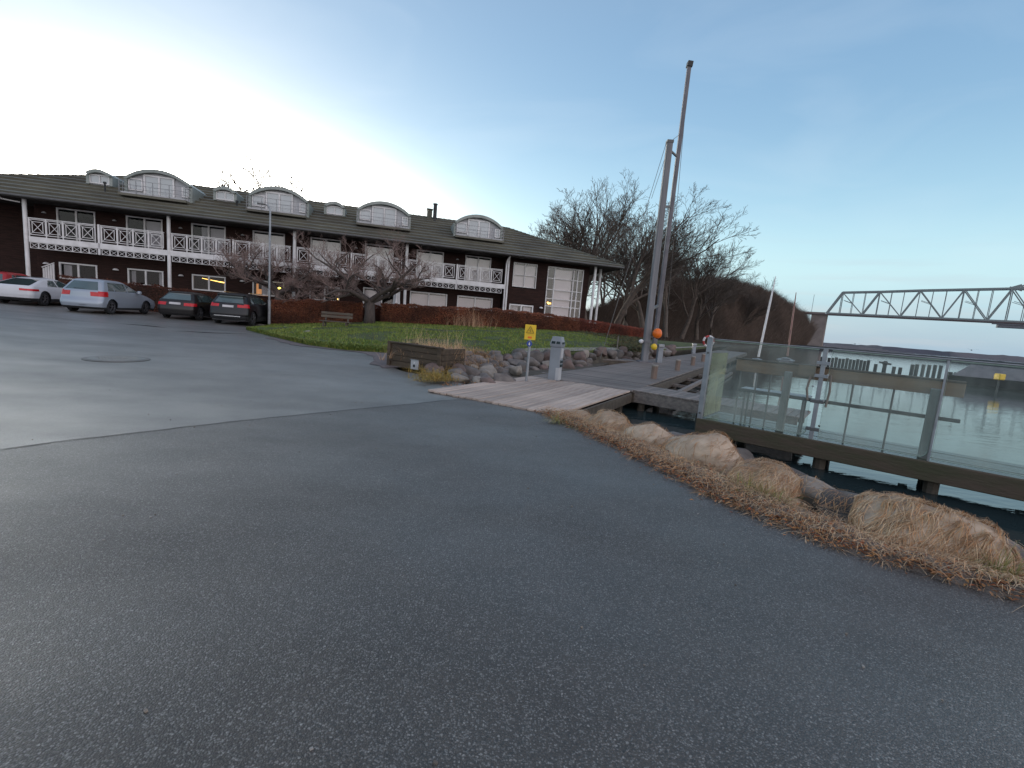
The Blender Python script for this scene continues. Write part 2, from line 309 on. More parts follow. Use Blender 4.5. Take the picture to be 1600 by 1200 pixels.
# ------------------------------------------------------------------ mesh helpers
def tag(o, label=None, cat=None, group=None, kind=None):
    if label: o['label'] = label
    if cat: o['category'] = cat
    if group: o['group'] = group
    if kind: o['kind'] = kind
    return o
def empty(name, loc, rz=0, label=None, cat=None, group=None):
    o = bpy.data.objects.new(name, None); COL.objects.link(o); o.location = loc; o.rotation_euler = (0, 0, rz); o.empty_display_size = .2
    return tag(o, label, cat, group)
class MB:
    def __init__(s): s.v = []; s.f = []; s.c = []
    def add(s, vs, fs, col=None):
        o = len(s.v); s.v += [tuple(v) for v in vs]; s.f += [tuple(o+i for i in f) for f in fs]
        if col is not None: s.c += [col]*len(vs)
        return s
    def box(s, c, d, rz=0, tilt=None):
        hx, hy, hz = d[0]/2, d[1]/2, d[2]/2; cs, sn = math.cos(rz), math.sin(rz)
        vs = []
        for x, y, z in ((-hx, -hy, -hz), (hx, -hy, -hz), (hx, hy, -hz), (-hx, hy, -hz), (-hx, -hy, hz), (hx, -hy, hz), (hx, hy, hz), (-hx, hy, hz)):
            v = Vector((x, y, z))
            if tilt is not None: v = tilt @ v
            vs.append((c[0]+v.x*cs-v.y*sn, c[1]+v.x*sn+v.y*cs, c[2]+v.z))
        return s.add(vs, [(0, 3, 2, 1), (4, 5, 6, 7), (0, 1, 5, 4), (1, 2, 6, 5), (2, 3, 7, 6), (3, 0, 4, 7)])
    def b3(s, x0, x1, y0, y1, z0, z1): return s.box(((x0+x1)/2, (y0+y1)/2, (z0+z1)/2), (x1-x0, y1-y0, z1-z0))
    def bar(s, a, b_, w, h=None):
        """rectangular bar between two points"""
        a = Vector(a); b_ = Vector(b_); d = b_-a; L = d.length
        if L < 1e-6: return s
        h = h or w; d.normalize(); up = Vector((0, 0, 1)) if abs(d.z) < .95 else Vector((0, 1, 0))
        x = d.cross(up).normalized(); y = x.cross(d)
        vs = []
        for p in (a, b_):
            for i, j in ((-1, -1), (1, -1), (1, 1), (-1, 1)): vs.append(p+x*(w/2*i)+y*(h/2*j))
        return s.add(vs, [(0, 1, 2, 3), (7, 6, 5, 4), (0, 4, 5, 1), (1, 5, 6, 2), (2, 6, 7, 3), (3, 7, 4, 0)])
    def tube(s, pts, rad, n=8, cap=True):
        pts = [Vector(p) for p in pts]
        if not isinstance(rad, (list, tuple)): rad = [rad]*len(pts)
        o = len(s.v); prev = None
        for i, p in enumerate(pts):
            d = (pts[min(i+1, len(pts)-1)]-pts[max(i-1, 0)]).normalized()
            if prev is None:
                a = Vector((0, 0, 1)) if abs(d.z) < .9 else Vector((1, 0, 0)); prev = d.cross(a).normalized()
            x = (prev-d*prev.dot(d))
            x = x.normalized() if x.length > 1e-6 else d.orthogonal().normalized()
            prev = x; y = d.cross(x)
            for k in range(n):
                a = 2*PI*k/n; q = p+(x*math.cos(a)+y*math.sin(a))*rad[i]; s.v.append((q.x, q.y, q.z))
        for i in range(len(pts)-1):
            for k in range(n):
                k2 = (k+1) % n; s.f.append((o+i*n+k, o+i*n+k2, o+(i+1)*n+k2, o+(i+1)*n+k))
        if cap:
            s.f.append(tuple(o+k for k in range(n))[::-1]); s.f.append(tuple(o+(len(pts)-1)*n+k for k in range(n)))
        return s
    def lathe(s, c, prof, n=16):
        o = len(s.v)
        for r, z in prof:
            for k in range(n):
                a = 2*PI*k/n; s.v.append((c[0]+r*math.cos(a), c[1]+r*math.sin(a), c[2]+z))
        for i in range(len(prof)-1):
            for k in range(n):
                k2 = (k+1) % n; s.f.append((o+i*n+k, o+i*n+k2, o+(i+1)*n+k2, o+(i+1)*n+k))
        s.f.append(tuple(o+k for k in range(n))[::-1]); s.f.append(tuple(o+(len(prof)-1)*n+k for k in range(n)))
        return s
    def prism(s, poly, axis_a, axis_b, axis_n, org, d0, d1):
        """2D polygon in (a,b), extruded along n from d0 to d1"""
        A, B_, Nn, O = Vector(axis_a), Vector(axis_b), Vector(axis_n), Vector(org); k = len(poly)
        if A.cross(B_).dot(Nn) < 0: poly = list(poly)[::-1]
        vs = [O+A*p[0]+B_*p[1]+Nn*d0 for p in poly]+[O+A*p[0]+B_*p[1]+Nn*d1 for p in poly]
        fs = [tuple(range(k))[::-1], tuple(range(k, 2*k))]+[(i, (i+1) % k, k+(i+1) % k, k+i) for i in range(k)]
        return s.add(vs, fs)
    def build(s, name, m, parent=None, smooth=False, bevel=0, **tg):
        me = bpy.data.meshes.new(name); me.from_pydata(s.v, [], s.f); me.materials.append(m)
        if s.c:
            at = me.attributes.new('tint', 'FLOAT_COLOR', 'POINT')
            at.data.foreach_set('color', [x for c in s.c for x in (*c, 1)])
        if smooth: me.shade_smooth()
        me.update(); o = bpy.data.objects.new(name, me); COL.objects.link(o)
        if parent: o.parent = parent
        if bevel:
            bm_ = bmesh.new(); bm_.from_mesh(me); bmesh.ops.bevel(bm_, geom=list(bm_.edges), offset=bevel, segments=1, affect='EDGES'); bm_.to_mesh(me); bm_.free()
        return tag(o, **tg) if tg else o
def inst(name, me, parent=None, loc=(0, 0, 0), rot=(0, 0, 0), sc=(1, 1, 1), **tg):
    o = bpy.data.objects.new(name, me); COL.objects.link(o); o.location = loc; o.rotation_euler = rot
    o.scale = (sc, sc, sc) if isinstance(sc, (int, float)) else sc
    if parent: o.parent = parent
    return tag(o, **tg) if tg else o
def copy_tree(o, parent=None):
    c = o.copy(); COL.objects.link(c); c.parent = parent
    for ch in list(o.children): copy_tree(ch, c)
    return c

# ------------------------------------------------------------------ the setting: terrain, asphalt, water
WATER = -.45
def ngon(name, pts, m, z0=None, skirt=0, **tg):
    bm_ = bmesh.new(); vs = [bm_.verts.new((p[0], p[1], p[2] if z0 is None else z0)) for p in pts]
    f = bm_.faces.new(vs)
    if skirt:
        lo = [bm_.verts.new((v.co.x, v.co.y, v.co.z-skirt)) for v in vs]; k = len(vs)
        for i in range(k): bm_.faces.new((vs[i], vs[(i+1) % k], lo[(i+1) % k], lo[i]))
    bmesh.ops.triangulate(bm_, faces=[f]); bmesh.ops.recalc_face_normals(bm_, faces=bm_.faces)
    me = bpy.data.meshes.new(name); bm_.to_mesh(me); bm_.free(); me.materials.append(m)
    o = bpy.data.objects.new(name, me); COL.objects.link(o); return tag(o, **tg)
shoreline = [(300, -260), (30, -24), (8.6, -1.8), (5.0, 1.5), (3.75, 2.85), (3.1, 3.7), (2.6, 4.6), (2.2, 5.8), (1.55, 7.3), (.9, 8.6), (.1, 10.0), (1.1, 13.2), (2.7, 17.2),
             (5.4, 24.0), (9.5, 33), (24, 62), (60, 118), (150, 240), (330, 505), (330, 640)]
ngon('ground', [(p[0], p[1], -.10) for p in shoreline]+[(-3000, 4000, -.1), (-3000, -3000, -.1), (300, -3000, -.1)], M['soil'], skirt=1.4, kind='structure')
MB().add([(-3000, -3000, WATER), (6000, -3000, WATER), (6000, 6000, WATER), (-3000, 6000, WATER)], [(0, 1, 2, 3)]).build('water', M['water'], kind='structure')

EDGE = [(60, -60), (9.5, -4.0), (5.2, -.2), (4.1, 1.4), (3.3, 2.74), (2.47, 3.35), (1.98, 4.15), (1.36, 5.75), (.75, 7.1), (.55, 7.5), (-.58, 9.78), (-1.45, 10.7), (-2.7, 11.55), (-3.4, 12.6),
        (-3.5, 13.6), (-3.2, 16.2)]
LAWN_F = [(-3.2, 16.2), (-4.58, 16.45), (-7.31, 17.0), (-9.6, 19.3), (-12.75, 22.1), (-13.6, 23.8), (-13.9, 26), (-14.0, 29.5), (-14.3, 45)]
EDGE2 = EDGE+LAWN_F[1:]
EDGEy = sorted([(x, y) for x, y in EDGE2], key=lambda p: p[1])
SEAM = [(-60, -9), (-14, -.6), (-9, 1.4), (-6, 3.1), (-4.41, 3.95), (-4.16, 4.38), (-3.3, 5.55), (-2.4, 6.6), (-1.3, 7.85), (-.47, 8.72), (-.1, 9.0)]
def sheet(name, ylist, xlo, xhi, z, m, nx, **tg):
    mb = MB(); rows = []
    for y in ylist:
        a, b_ = xlo(y), xhi(y); rows.append([(a+(b_-a)*(i/nx)**.6 if False else a+(b_-a)*i/nx) for i in range(nx+1)])
    for y, r in zip(ylist, rows):
        for x in r: mb.v.append((x, y, z+gz(x)))
    for j in range(len(ylist)-1):
        for i in range(nx): mb.f.append((j*(nx+1)+i, j*(nx+1)+i+1, (j+1)*(nx+1)+i+1, (j+1)*(nx+1)+i))
    return mb.build(name, m, **tg)
def edge_x(y): return lerp_poly(EDGEy, y)
def wob(y, a=.03, f=3): return a*noise.noise(Vector((y*f, 3.1, 0)))+a*.6*noise.noise(Vector((y*f*4, 9.1, 0)))
ys = [-60+2*i for i in range(28)]+[-4+.1*i for i in range(340)]+[30+i*.5 for i in range(31)]
sheet('old_asphalt', ys, lambda y: -70, lambda y: edge_x(y)-.02+wob(y), -.004, M['asphalt_far'], 90, kind='structure')
# the darker, newer asphalt on this side of the seam
SEAMy = sorted(SEAM, key=lambda p: p[1])
ys2 = [-60+2*i for i in range(26)]+[-9+.08*i for i in range(226)]
def seam_x(y): return lerp_poly(SEAMy, y)+wob(y, .05, 1.3)
ys2 = [y for y in ys2 if y < 9.02]
sheet('new_asphalt', ys2, lambda y: seam_x(y) if y > -9 else -60, lambda y: edge_x(y)+wob(y, .05, 2.5), .004, M['asphalt_near'], 40, kind='structure')
# tar joint along the seam
mb = MB(); jy = [p for p in ys2 if p > -6]
for y in jy:
    x = seam_x(y); w = .012+.010*noise.noise(Vector((y*5, 1, 1))); mb.v += [(x-w-.01, y, .0065+gz(x)), (x+w, y, .0075+gz(x))]
mb.f = [(2*i, 2*i+1, 2*i+3, 2*i+2) for i in range(len(jy)-1)]
mb.build('tar_joint', M['tar'], kind='structure')
# brown worn strip between lawn and lot
mb = MB(); P0 = [(-3.0, 12.2), (-3.6, 13.2), (-3.9, 14.6), (-4.7, 15.8), (-7.3, 16.45), (-9.5, 18.75)]; P1 = [(-2.2, 13.2), (-2.6, 14.2), (-2.6, 16.0), (-4.6, 16.75), (-7.2, 17.2), (-9.3, 19.4)]
N_ = 24
for i in range(N_+1):
    a = along([(x-.35, y-.35, .004) for x, y in P0], i/N_); b_ = along([(x, y, .004) for x, y in P1], i/N_)
    w = .18*noise.noise(Vector((i*.8, 0, 0))); mb.v += [(a.x+w, a.y+w, .008), (b_.x, b_.y, .008)]
mb.f = [(2*i, 2*i+1, 2*i+3, 2*i+2) for i in range(N_)]
mb.build('path', M['pinkpath'], kind='structure')

# lawn: loft from the front kerb line up to the hedge
FR = [G(385, 514.5, .03), G(440, 529, .02), G(480, 538.5, .02), G(540, 546.5, .02), G(600, 550.5, .02), D(660, 553, 16.2), D(730, 553, 16.3), D(800, 553, 17.0), D(860, 550.5, 18.2), D(930, 548.5, 21.0), D(1000, 547, 26.5), D(1060, 545, 34), D(1110, 541.5, 45)]
BK = [Vector((-14.1, 26.9, .05)), D(430, 506, 27.2), D(490, 505, 27.6), D(555, 503, 28.2), D(600, 503, 28.6), D(650, 506, 29.2), D(700, 508, 29.8), D(750, 509.5, 30.6), D(820, 513, 31.8), D(900, 518, 33.0), D(960, 525, 34.5), D(1005, 530, 36.5), D(1060, 534, 42)]
def lawn_pt(u, v):
    a = along_idx(FR, u); b_ = along_idx(BK, u); p = a.lerp(b_, v)
    z = a.z+(b_.z-a.z)*(v**.8)+.10*math.sin(PI*v)*noise.noise(p*.5)+.06*math.sin(PI*min(1, v*1.2))
    return Vector((p.x, p.y, z))
def along_idx(P, u):
    k = min(len(P)-2, int(u*(len(P)-1))); f_ = u*(len(P)-1)-k; return P[k].lerp(P[k+1], f_)
mb = MB(); NU, NV = 110, 26
for i in range(NU+1):
    for j in range(NV+1): mb.v.append(tuple(lawn_pt(i/NU, j/NV)))
for i in range(NU):
    for j in range(NV): mb.f.append((i*(NV+1)+j, (i+1)*(NV+1)+j, (i+1)*(NV+1)+j+1, i*(NV+1)+j+1))
# thickness at the front edge
o0 = len(mb.v)
for i in range(NU+1):
    p = lawn_pt(i/NU, 0); mb.v.append((p.x, p.y, p.z-.12))
for i in range(NU): mb.f.append((o0+i, o0+i+1, (i+1)*(NV+1), i*(NV+1)))
mb.build('lawn', M['lawn'], smooth=True, kind='structure')
# terrace ground behind the hedge under the building
mb = MB(); TB = [(-14.0, 27.4, .1), (-9.6, 28.3, .62), (-2.2, 30.7, .93), (3.8, 33.1, 1.0), (8.5, 36.8, .9), (14, 46, .9), (10, 70, 1.2), (-30, 50, .9), (-28, 30, .6), (-21, 29.2, .45)]
ngon('terrace_ground', TB, M['soil'], kind='structure')
# grass blades on the lawn
def blades(name, n, ptf, m, h=(.03, .07), w=.008, cols=None, lean=.5, parent=None, up=Vector((0, 0, 1)), **tg):
    mb = MB()
    for _ in range(n):
        r = ptf()
        if r is None: continue
        p, nn = r if isinstance(r, tuple) else (r, up)
        a = rng.uniform(0, 2*PI); hh = rng.uniform(*h); d = Vector((math.cos(a), math.sin(a), 0)); sd = Vector((-d.y, d.x, 0))*w
        q = p+nn*hh*.6+d*hh*lean*.35; e_ = p+nn*hh*.95+d*hh*lean
        c = rng.choice(cols); k = rng.uniform(.7, 1.25); c = (c[0]*k, c[1]*k, c[2]*k)
        mb.add([p-sd, p+sd, q+sd*.7, q-sd*.7, e_], [(0, 1, 2, 3), (3, 2, 4)], c)
    return mb.build(name, m, parent, **tg)
def lawn_rand():
    u, v = rng.random()**.9, rng.random()
    p = lawn_pt(u*.86, v)
    if (noise.noise(p*.55) < -.22 or noise.noise(p*1.7) < -.38) and rng.random() < .88: return None
    return p
blades('grass', 60000, lawn_rand, M['grass'], (.03, .085), .012, [(1, 1, 1), (.8, .9, .8), (1.2, 1.1, .9), (1.5, 1.15, 1.0), (.6, .75, .6)], .6, kind='stuff', label='short green winter grass growing on the lawn below the beech hedge', cat='grass')
blades('lawn_edge_grass', 9000, lambda: lawn_pt(rng.random()*.36, rng.random()*.05), M['grass'], (.05, .16), .014, [(.8, .8, .7), (1.3, 1.0, .9), (.55, .7, .5)], .8, kind='stuff', label='longer scruffy grass along the asphalt edge of the lawn', cat='grass')

# gravel path on top of the stone bank
mb = MB()
for i in range(31):
    u = (7.2+4.6*i/30)/12; a = along_idx(FR, u); b_ = lawn_pt(u, .07)
    mb.v += [(a.x, a.y, a.z+.035), (b_.x, b_.y, b_.z+.03)]
mb.f = [(2*i, 2*i+2, 2*i+3, 2*i+1) for i in range(30)]
mb.build('path', M['gravel'], kind='structure')

# sloping earth under the stone bank
TOE = [Vector((-2.0, 11.3, -.05)), Vector((-1.2, 10.8, -.1)), Vector((-.35, 10.3, -.45)), Vector((.6, 12.2, -.6)), Vector((1.5, 14.3, -.6)), Vector((2.6, 17, -.6)), Vector((4.4, 20.8, -.6)), Vector((6.2, 24.4, -.6)), Vector((10, 32, -.6)), Vector((17, 45, -.6)), Vector((24, 58, -.6))]
TOP = [D(668, 566, 13.5), D(690, 552, 14.2), D(720, 553, 15.6), D(760, 553, 16.5), D(810, 553, 17.1), D(860, 551.5, 18.0), D(930, 549.5, 20.8), D(1000, 548, 26.2), D(1060, 545.5, 34), D(1110, 542, 46), D(1140, 540, 60)]
def bank_pt(u, v): return along_idx(TOE, u).lerp(along_idx(TOP, u), v)
mb = MB()
for i in range(41):
    for j in range(9):
        p = bank_pt(i/40, j/8); mb.v.append((p.x, p.y, p.z-.12+.08*noise.noise(p*1.3)))
for i in range(40):
    for j in range(8): mb.f.append((i*9+j, (i+1)*9+j, (i+1)*9+j+1, i*9+j+1))
mb.build('embankment', M['soil'], kind='structure')
# roadside verge: a low rounded earth strip
VERGE_R = lambda y: lerp_poly(sorted([(30, -24), (8.3, -2.6), (5.5, .6), (4.4, 1.9), (3.72, 3.1), (3.0, 3.95), (2.5, 4.8), (2.05, 6.0), (1.5, 7.2), (1.02, 8.0)], key=lambda p: p[1]), y)
mb = MB(); yv = [-6+.12*i for i in range(116)]
for y in yv:
    a = edge_x(y)-.04; b_ = VERGE_R(y)
    for j in range(7):
        t_ = j/6; x = a+(b_-a)*t_; z = -.012+.055*math.sin(PI*t_**.8)+.03*noise.noise(Vector((x*4, y*4, 0)))*math.sin(PI*t_)-(0 if t_ < .85 else .3*(t_-.85)/.15)
        mb.v.append((x, y, z))
for i in range(len(yv)-1):
    for j in range(6): mb.f.append((i*7+j, i*7+j+1, (i+1)*7+j+1, (i+1)*7+j))
mb.build('verge', M['verge'], smooth=True, kind='structure')
# ------------------------------------------------------------------ the long two-storey building (local frame: s along the facade, t into it, z up)
BA = Vector((-27.9, 26.94, 0)); BANG = math.radians(15.3)
bld = empty('hotel_building', BA, BANG, 'long dark brown two storey building with tiled roof, arched dormers and white balcony railings', 'building')
def clad(holes, s0, s1, z0, z1, tt, mb, axis='s'):
    """horizontal boards, each cut where a window opening crosses it"""
    z = z0; h = .145
    while z < z1-.01:
        zz = min(z+h, z1); cuts = [(a, b_) for a, b_, c, d in holes if c < zz-.02 and d > z+.02]; x = s0
        for a, b_ in sorted(cuts)+[(s1, s1)]:
            if a > x+.01:
                yo = .012; p = [(x, tt-.03), (a, tt-.03)]
                vs = [(x, tt-.034, z), (a, tt-.034, z), (a, tt-.012, zz), (x, tt-.012, zz), (x, tt+.1, z), (a, tt+.1, z), (a, tt+.1, zz), (x, tt+.1, zz)]
                if axis == 't': vs = [(v[1], v[0], v[2]) for v in vs]
                mb.add(vs, [(0, 1, 2, 3), (4, 7, 6, 5), (0, 4, 5, 1), (3, 2, 6, 7), (0, 3, 7, 4), (1, 5, 6, 2)])
            x = max(x, b_)
        z += h
def window(parent, s0, s1, z0, z1, tt, cols=2, rows=1, fw_=.07, curtain=None, name='window', glass='pane', setback=.04, crows=None, deep=.9, label=None):
    """frame mesh > one pane per light, curtain cloth and reflection sheets behind"""
    mb = MB(); T0, T1 = tt-setback-.03, tt+.05
    xs = cols if isinstance(cols, list) else [s0+(s1-s0)*i/cols for i in range(cols+1)]
    zs = rows if isinstance(rows, list) else [z0+(z1-z0)*i/rows for i in range(rows+1)]
    mb.b3(s0, s1, T0, T1, z1-fw_, z1); mb.b3(s0, s1, T0, T1, z0, z0+fw_)
    mb.b3(s0, s0+fw_, T0+.001, T1, z0+fw_, z1-fw_); mb.b3(s1-fw_, s1, T0+.001, T1, z0+fw_, z1-fw_)
    for x in xs[1:-1]: mb.b3(x-fw_*.6, x+fw_*.6, T0+.004, T1-.003, z0+fw_, z1-fw_)
    for z in zs[1:-1]: mb.b3(s0+fw_, s1-fw_, T0+.007, T1-.006, z-fw_*.4, z+fw_*.4)
    w = mb.build(name, M['white'], parent)
    if label: w['label'] = label
    for i in range(len(xs)-1):
        for j in range(len(zs)-1):
            MB().b3(xs[i]+.01, xs[i+1]-.01, tt+.0, tt+.012, zs[j]+.01, zs[j+1]-.01).build('pane', M[glass], w)
    if curtain:
        for a, b_ in curtain:
            if b_-a > .6:      # pale sheet painted as the mirrored sky, a hand's breadth short of the top
                MB().b3(a, b_, tt+.10, tt+.11, z0+.05, z1-.17).build('reflection_sheet', M['reflection_sheet'], w); continue
            m2 = MB(); n = max(6, int((b_-a)*26)); zb, zt = z0+.05, z1-.12
            for k in range(n+1):
                x = a+(b_-a)*k/n; y = tt+.22+.035*math.sin(k*1.9)+.015*math.sin(k*.7); m2.v += [(x, y, zb), (x, y, zt)]
            m2.f = [(2*k, 2*k+2, 2*k+3, 2*k+1) for k in range(n)]
            m2.build('curtain', M['curtain'], w, smooth=True)
    return w
TW = 2.0
UP = [.3+3.545*i for i in range(8)]
holesU = [(s, s+1.95, 4.0, 5.92) for s in UP]
GW = [(s, s+1.95, 1.72, 2.72) for s in UP[:5]]+[(18.0, 20.55, 1.0, 2.9), (21.25, 23.95, 1.0, 2.95), (24.7, 27.4, 1.0, 2.95)]
mb = MB(); clad(holesU+GW, -.7, 28.1, .55, 6.1, TW, mb)
RW = [(28.65, 30.5, 3.95, 5.73), (28.55, 30.45, .95, 2.66), (31.35, 34.3, 1.0, 5.72)]
clad(RW, 28.1, 34.75, .55, 6.05, 1.3, mb)
clad([], 1.4, 12.0, .55, 6.05, 34.72, mb, axis='t')
mb.b3(28.0, 28.13, 1.25, 2.05, .55, 6.0)
clad([(-6.9, -5.9, 2.0, 4.6)], -7.2, -.7, .3, 6.1, 3.4, mb); mb.b3(-.8, -.68, 1.97, 3.4, .5, 6.1)
mb.build('cladding', M['cladding'], bld, kind='stuff')
mb = MB()
mb.b3(-.6, 34.6, 6.2, 6.3, .5, 6.1); mb.b3(-.6, 34.6, 2.12, 6.2, 3.72, 3.92); mb.b3(-.6, 34.6, 2.12, 6.2, .5, .6)
mb.b3(28.05, 34.6, 1.45, 2.11, .5, .58)
for s in (3, 6.65, 10.2, 13.7, 17.3, 20.85, 24.3): mb.b3(s-.06, s+.06, 2.12, 6.2, .6, 6.05)
mb.b3(28.0, 28.1, 1.45, 6.2, .6, 6.05); mb.b3(31.0, 31.1, 1.45, 6.2, .6, 6.05)
mb.b3(-7.2, -.7, 3.6, 3.7, .3, 6); mb.b3(-.62, -.56, 2.12, 6.2, .5, 6.1); mb.b3(-.6, 34.6, 1.46, 6.2, 6.06, 6.09); mb.b3(34.55, 34.66, 1.46, 6.2, .5, 6.1); mb.b3(-7.3, -7.2, 3.4, 12, .3, 6.1)
mb.build('interior_wall', M['interior'], bld)
cur = {0: [], 1: [(1.0, 1.9)], 2: [(.5, .9), (1.05, 1.88)], 3: [(.05, 1.9)], 4: [(.1, 1.9)], 5: [(.1, .95), (1.0, 1.9)], 6: [(.08, 1.88)], 7: [(.08, 1.88)]}
for i, (a, b_, c, d) in enumerate(holesU):
    window(bld, a, b_, c, d, TW, 2, 1, .075, [(a+p, a+q) for p, q in cur[i]], name='balcony_door', glass='pane_clear' if i < 3 else 'pane')
curg = {0: [(.1, .5)], 1: [(.1, .35), (1.6, 1.85)], 2: [], 3: [(.5, .95)], 4: [], 5: [(.1, 1.2)], 6: [(.1, 2.6)], 7: [(.1, 2.6)]}
for i, (a, b_, c, d) in enumerate(GW):
    window(bld, a, b_, c, d, TW, 2, 1, .08, [(a+p, a+q) for p, q in curg[i]], glass='pane_clear' if i < 5 else 'pane')
window(bld, *RW[0][:2], *RW[0][2:], 1.3, 2, 2, .05, [(28.75, 30.4)])
window(bld, *RW[1][:2], *RW[1][2:], 1.3, 2, 1, .1, [(28.75, 29.3), (29.7, 30.3)])
window(bld, *RW[2][:2], *RW[2][2:], 1.3, [31.35, 31.95, 33.5, 33.85, 34.3], [1.0, 1.95, 2.75, 3.32, 4.0, 4.85, 5.72], .07, [(31.9, 33.4)])
window(bld, -6.9, -5.9, 2.0, 4.6, 3.4, 1, 2, .07, None)
# lamps glowing inside
mb = MB().bar((7.55, 3.2, 2.55), (9.0, 3.6, 2.33), .05, .03); mb.bar((7.8, 3.9, 2.5), (9.2, 3.4, 2.36), .04, .03); mb.build('ceiling_light', M['warm'], bld)
mb = MB(); mb.lathe((16.35, 3.0, 1.85), [(.02, 0), (.16, .03), (.16, .1), (.02, .18)], 10); mb.build('lamp_shade', M['warm'], bld)
mb = MB()
for k in range(9):
    a = k*.7; mb.lathe((32.35+.36*math.cos(a), 2.4+.3*math.sin(a), 3.0+.06*math.sin(k*2.1)), [(.01, -.03), (.09, 0), (.09, .03), (.01, .06)], 6)
mb.build('chandelier', M['warm'], bld)
MB().b3(11.0, 11.8, 2.9, 3.0, 1.7, 2.15).b3(10.95, 11.05, 2.85, 3.0, 1.7, 2.5).build('lit_panel', M['warmpanel'], bld)
# balcony slab, white beam, lattice, railings, columns
POSTS = [-.45, 6.65, 13.72, 20.85, 28.0]
mb = MB().b3(-.45, 28.0, .72, 1.96, 3.72, 3.96); mb.build('balcony_floor', M['soffit'], bld)
mb = MB().b3(-.3, 27.95, .56, .70, 3.66, 3.97); mb.build('balcony_beam', M['white'], bld)
def lattice(w, h, b_, inner=False):
    mb = MB(); mb.b3(0, w, -b_/2, b_/2, 0, b_); mb.b3(0, w, -b_/2, b_/2, h-b_, h); mb.b3(0, b_, -b_/2+.002, b_/2-.002, b_, h-b_); mb.b3(w-b_, w, -b_/2+.002, b_/2-.002, b_, h-b_)
    i = b_
    if inner:
        g_ = w*.16; k = b_*.8
        mb.b3(g_, w-g_, -k/2, k/2, g_, g_+k); mb.b3(g_, w-g_, -k/2, k/2, h-g_-k, h-g_)
        mb.b3(g_, g_+k, -k/2+.002, k/2-.002, g_+k, h-g_-k); mb.b3(w-g_-k, w-g_, -k/2+.002, k/2-.002, g_+k, h-g_-k); i = g_+k*.5
        for sx, sz in ((0, 0), (1, 0), (0, 1), (1, 1)):
            mb.bar((b_*.5 if not sx else w-b_*.5, 0, b_*.5 if not sz else h-b_*.5), (g_+.01 if not sx else w-g_-.01, 0, g_+.01 if not sz else h-g_-.01), .02, .02)
    mb.bar((i, .003, i), (w-i, .003, h-i), b_*.7); mb.bar((i, -.003, h-i), (w-i, -.003, i), b_*.7)
    return mb
pw = .80; rp = lattice(pw-.02, .88, .036, True).build('railing_panel', M['white'], bld).data
lc = lattice(.40, .34, .026).build('lattice_panel', M['white'], bld).data
first_r = first_l = True
COLt = .62
for i in range(4):
    a = POSTS[i]+.14
    for half in range(2):
        s0 = a+half*3.47
        for k in range(4):
            x = s0+k*pw+.03
            if first_r: COL.objects['railing_panel'].location = (x, COLt, 4.07); first_r = False
            else: inst('railing_panel', rp, bld, (x, COLt, 4.07))
            MB().b3(x-.03, x+.008, COLt-.03, COLt+.03, 3.97, 4.98).build('railing_post', M['white'], bld)
        MB().b3(s0-.01, s0+4*pw+.04, COLt-.05, COLt+.05, 4.981, 5.02).build('handrail', M['white'], bld)
        for k in range(8):
            x = s0+.02+k*.405
            if first_l: COL.objects['lattice_panel'].location = (x, COLt, 3.315); first_l = False
            else: inst('lattice_panel', lc, bld, (x, COLt, 3.315))
    MB().b3(a+3.33, a+3.43, COLt-.06, COLt+.06, 3.3, 5.05).build('railing_post', M['white'], bld)
for s in POSTS[:4]: MB().lathe((s, .62, .3), [(.10, 0), (.10, 5.72), (.13, 5.73), (.13, 5.79)], 12).build('column', M['white'], bld)
mb = MB().tube([(28.1, .25, 6.0), (27.98, .55, 5.7), (27.95, .62, 5.5), (27.95, .62, .5)], .055, 8); mb.build('downpipe', M['white'], bld)
MB().lathe((28.12, .66, .4), [(.07, 0), (.07, 5.62)], 10).build('column', M['white'], bld)
for s, t_ in ((34.97, .62), (35.9, 1.7)): MB().lathe((s, t_, .4), [(.10, 0), (.10, 5.58), (.13, 5.6), (.13, 5.66)], 12).build('column', M['white'], bld)
mb = MB().tube([(-1.5, .1, 6.0), (-1.3, .35, 5.85), (-.62, .58, 5.8)], .04, 6); mb.build('downpipe', M['white'], bld)
# small half-dome wall lamps
for s in [-.29+3.545*i for i in range(6)]+[31.05-.0]:
    tt = TW if s < 28 else 1.3
    MB().lathe((s, tt-.13, 2.52), [(.16, 0), (.15, .04), (.10, .09), (.02, .115)], 10).build('wall_lamp', M['white'], bld)
for s in [-.29+3.545*i for i in range(9)]:
    if s > 28: continue
    MB().lathe((s, TW-.1, 5.5), [(.11, 0), (.10, .04), (.02, .09)], 8).build('wall_lamp', M['dorm_panel'], bld)
# white boarded side screen on the ground floor at the left end
mb = MB()
for k in range(5): mb.b3(-.3+.12*k, -.21+.12*k, 1.55, 1.6, 1.2, 2.28+.07*k)
mb.bar((-.32, 1.53, 2.3), (.3, 1.53, 2.62), .05); mb.build('side_screen', M['white'], bld)

for px, py in ((432, 454),):
    MB().lathe((12.62, 1.75, 2.28), [(.02, -.09), (.08, -.06), (.10, 0), (.08, .06), (.02, .09)], 12).build('globe_lamp', M['yellowlamp'], bld)
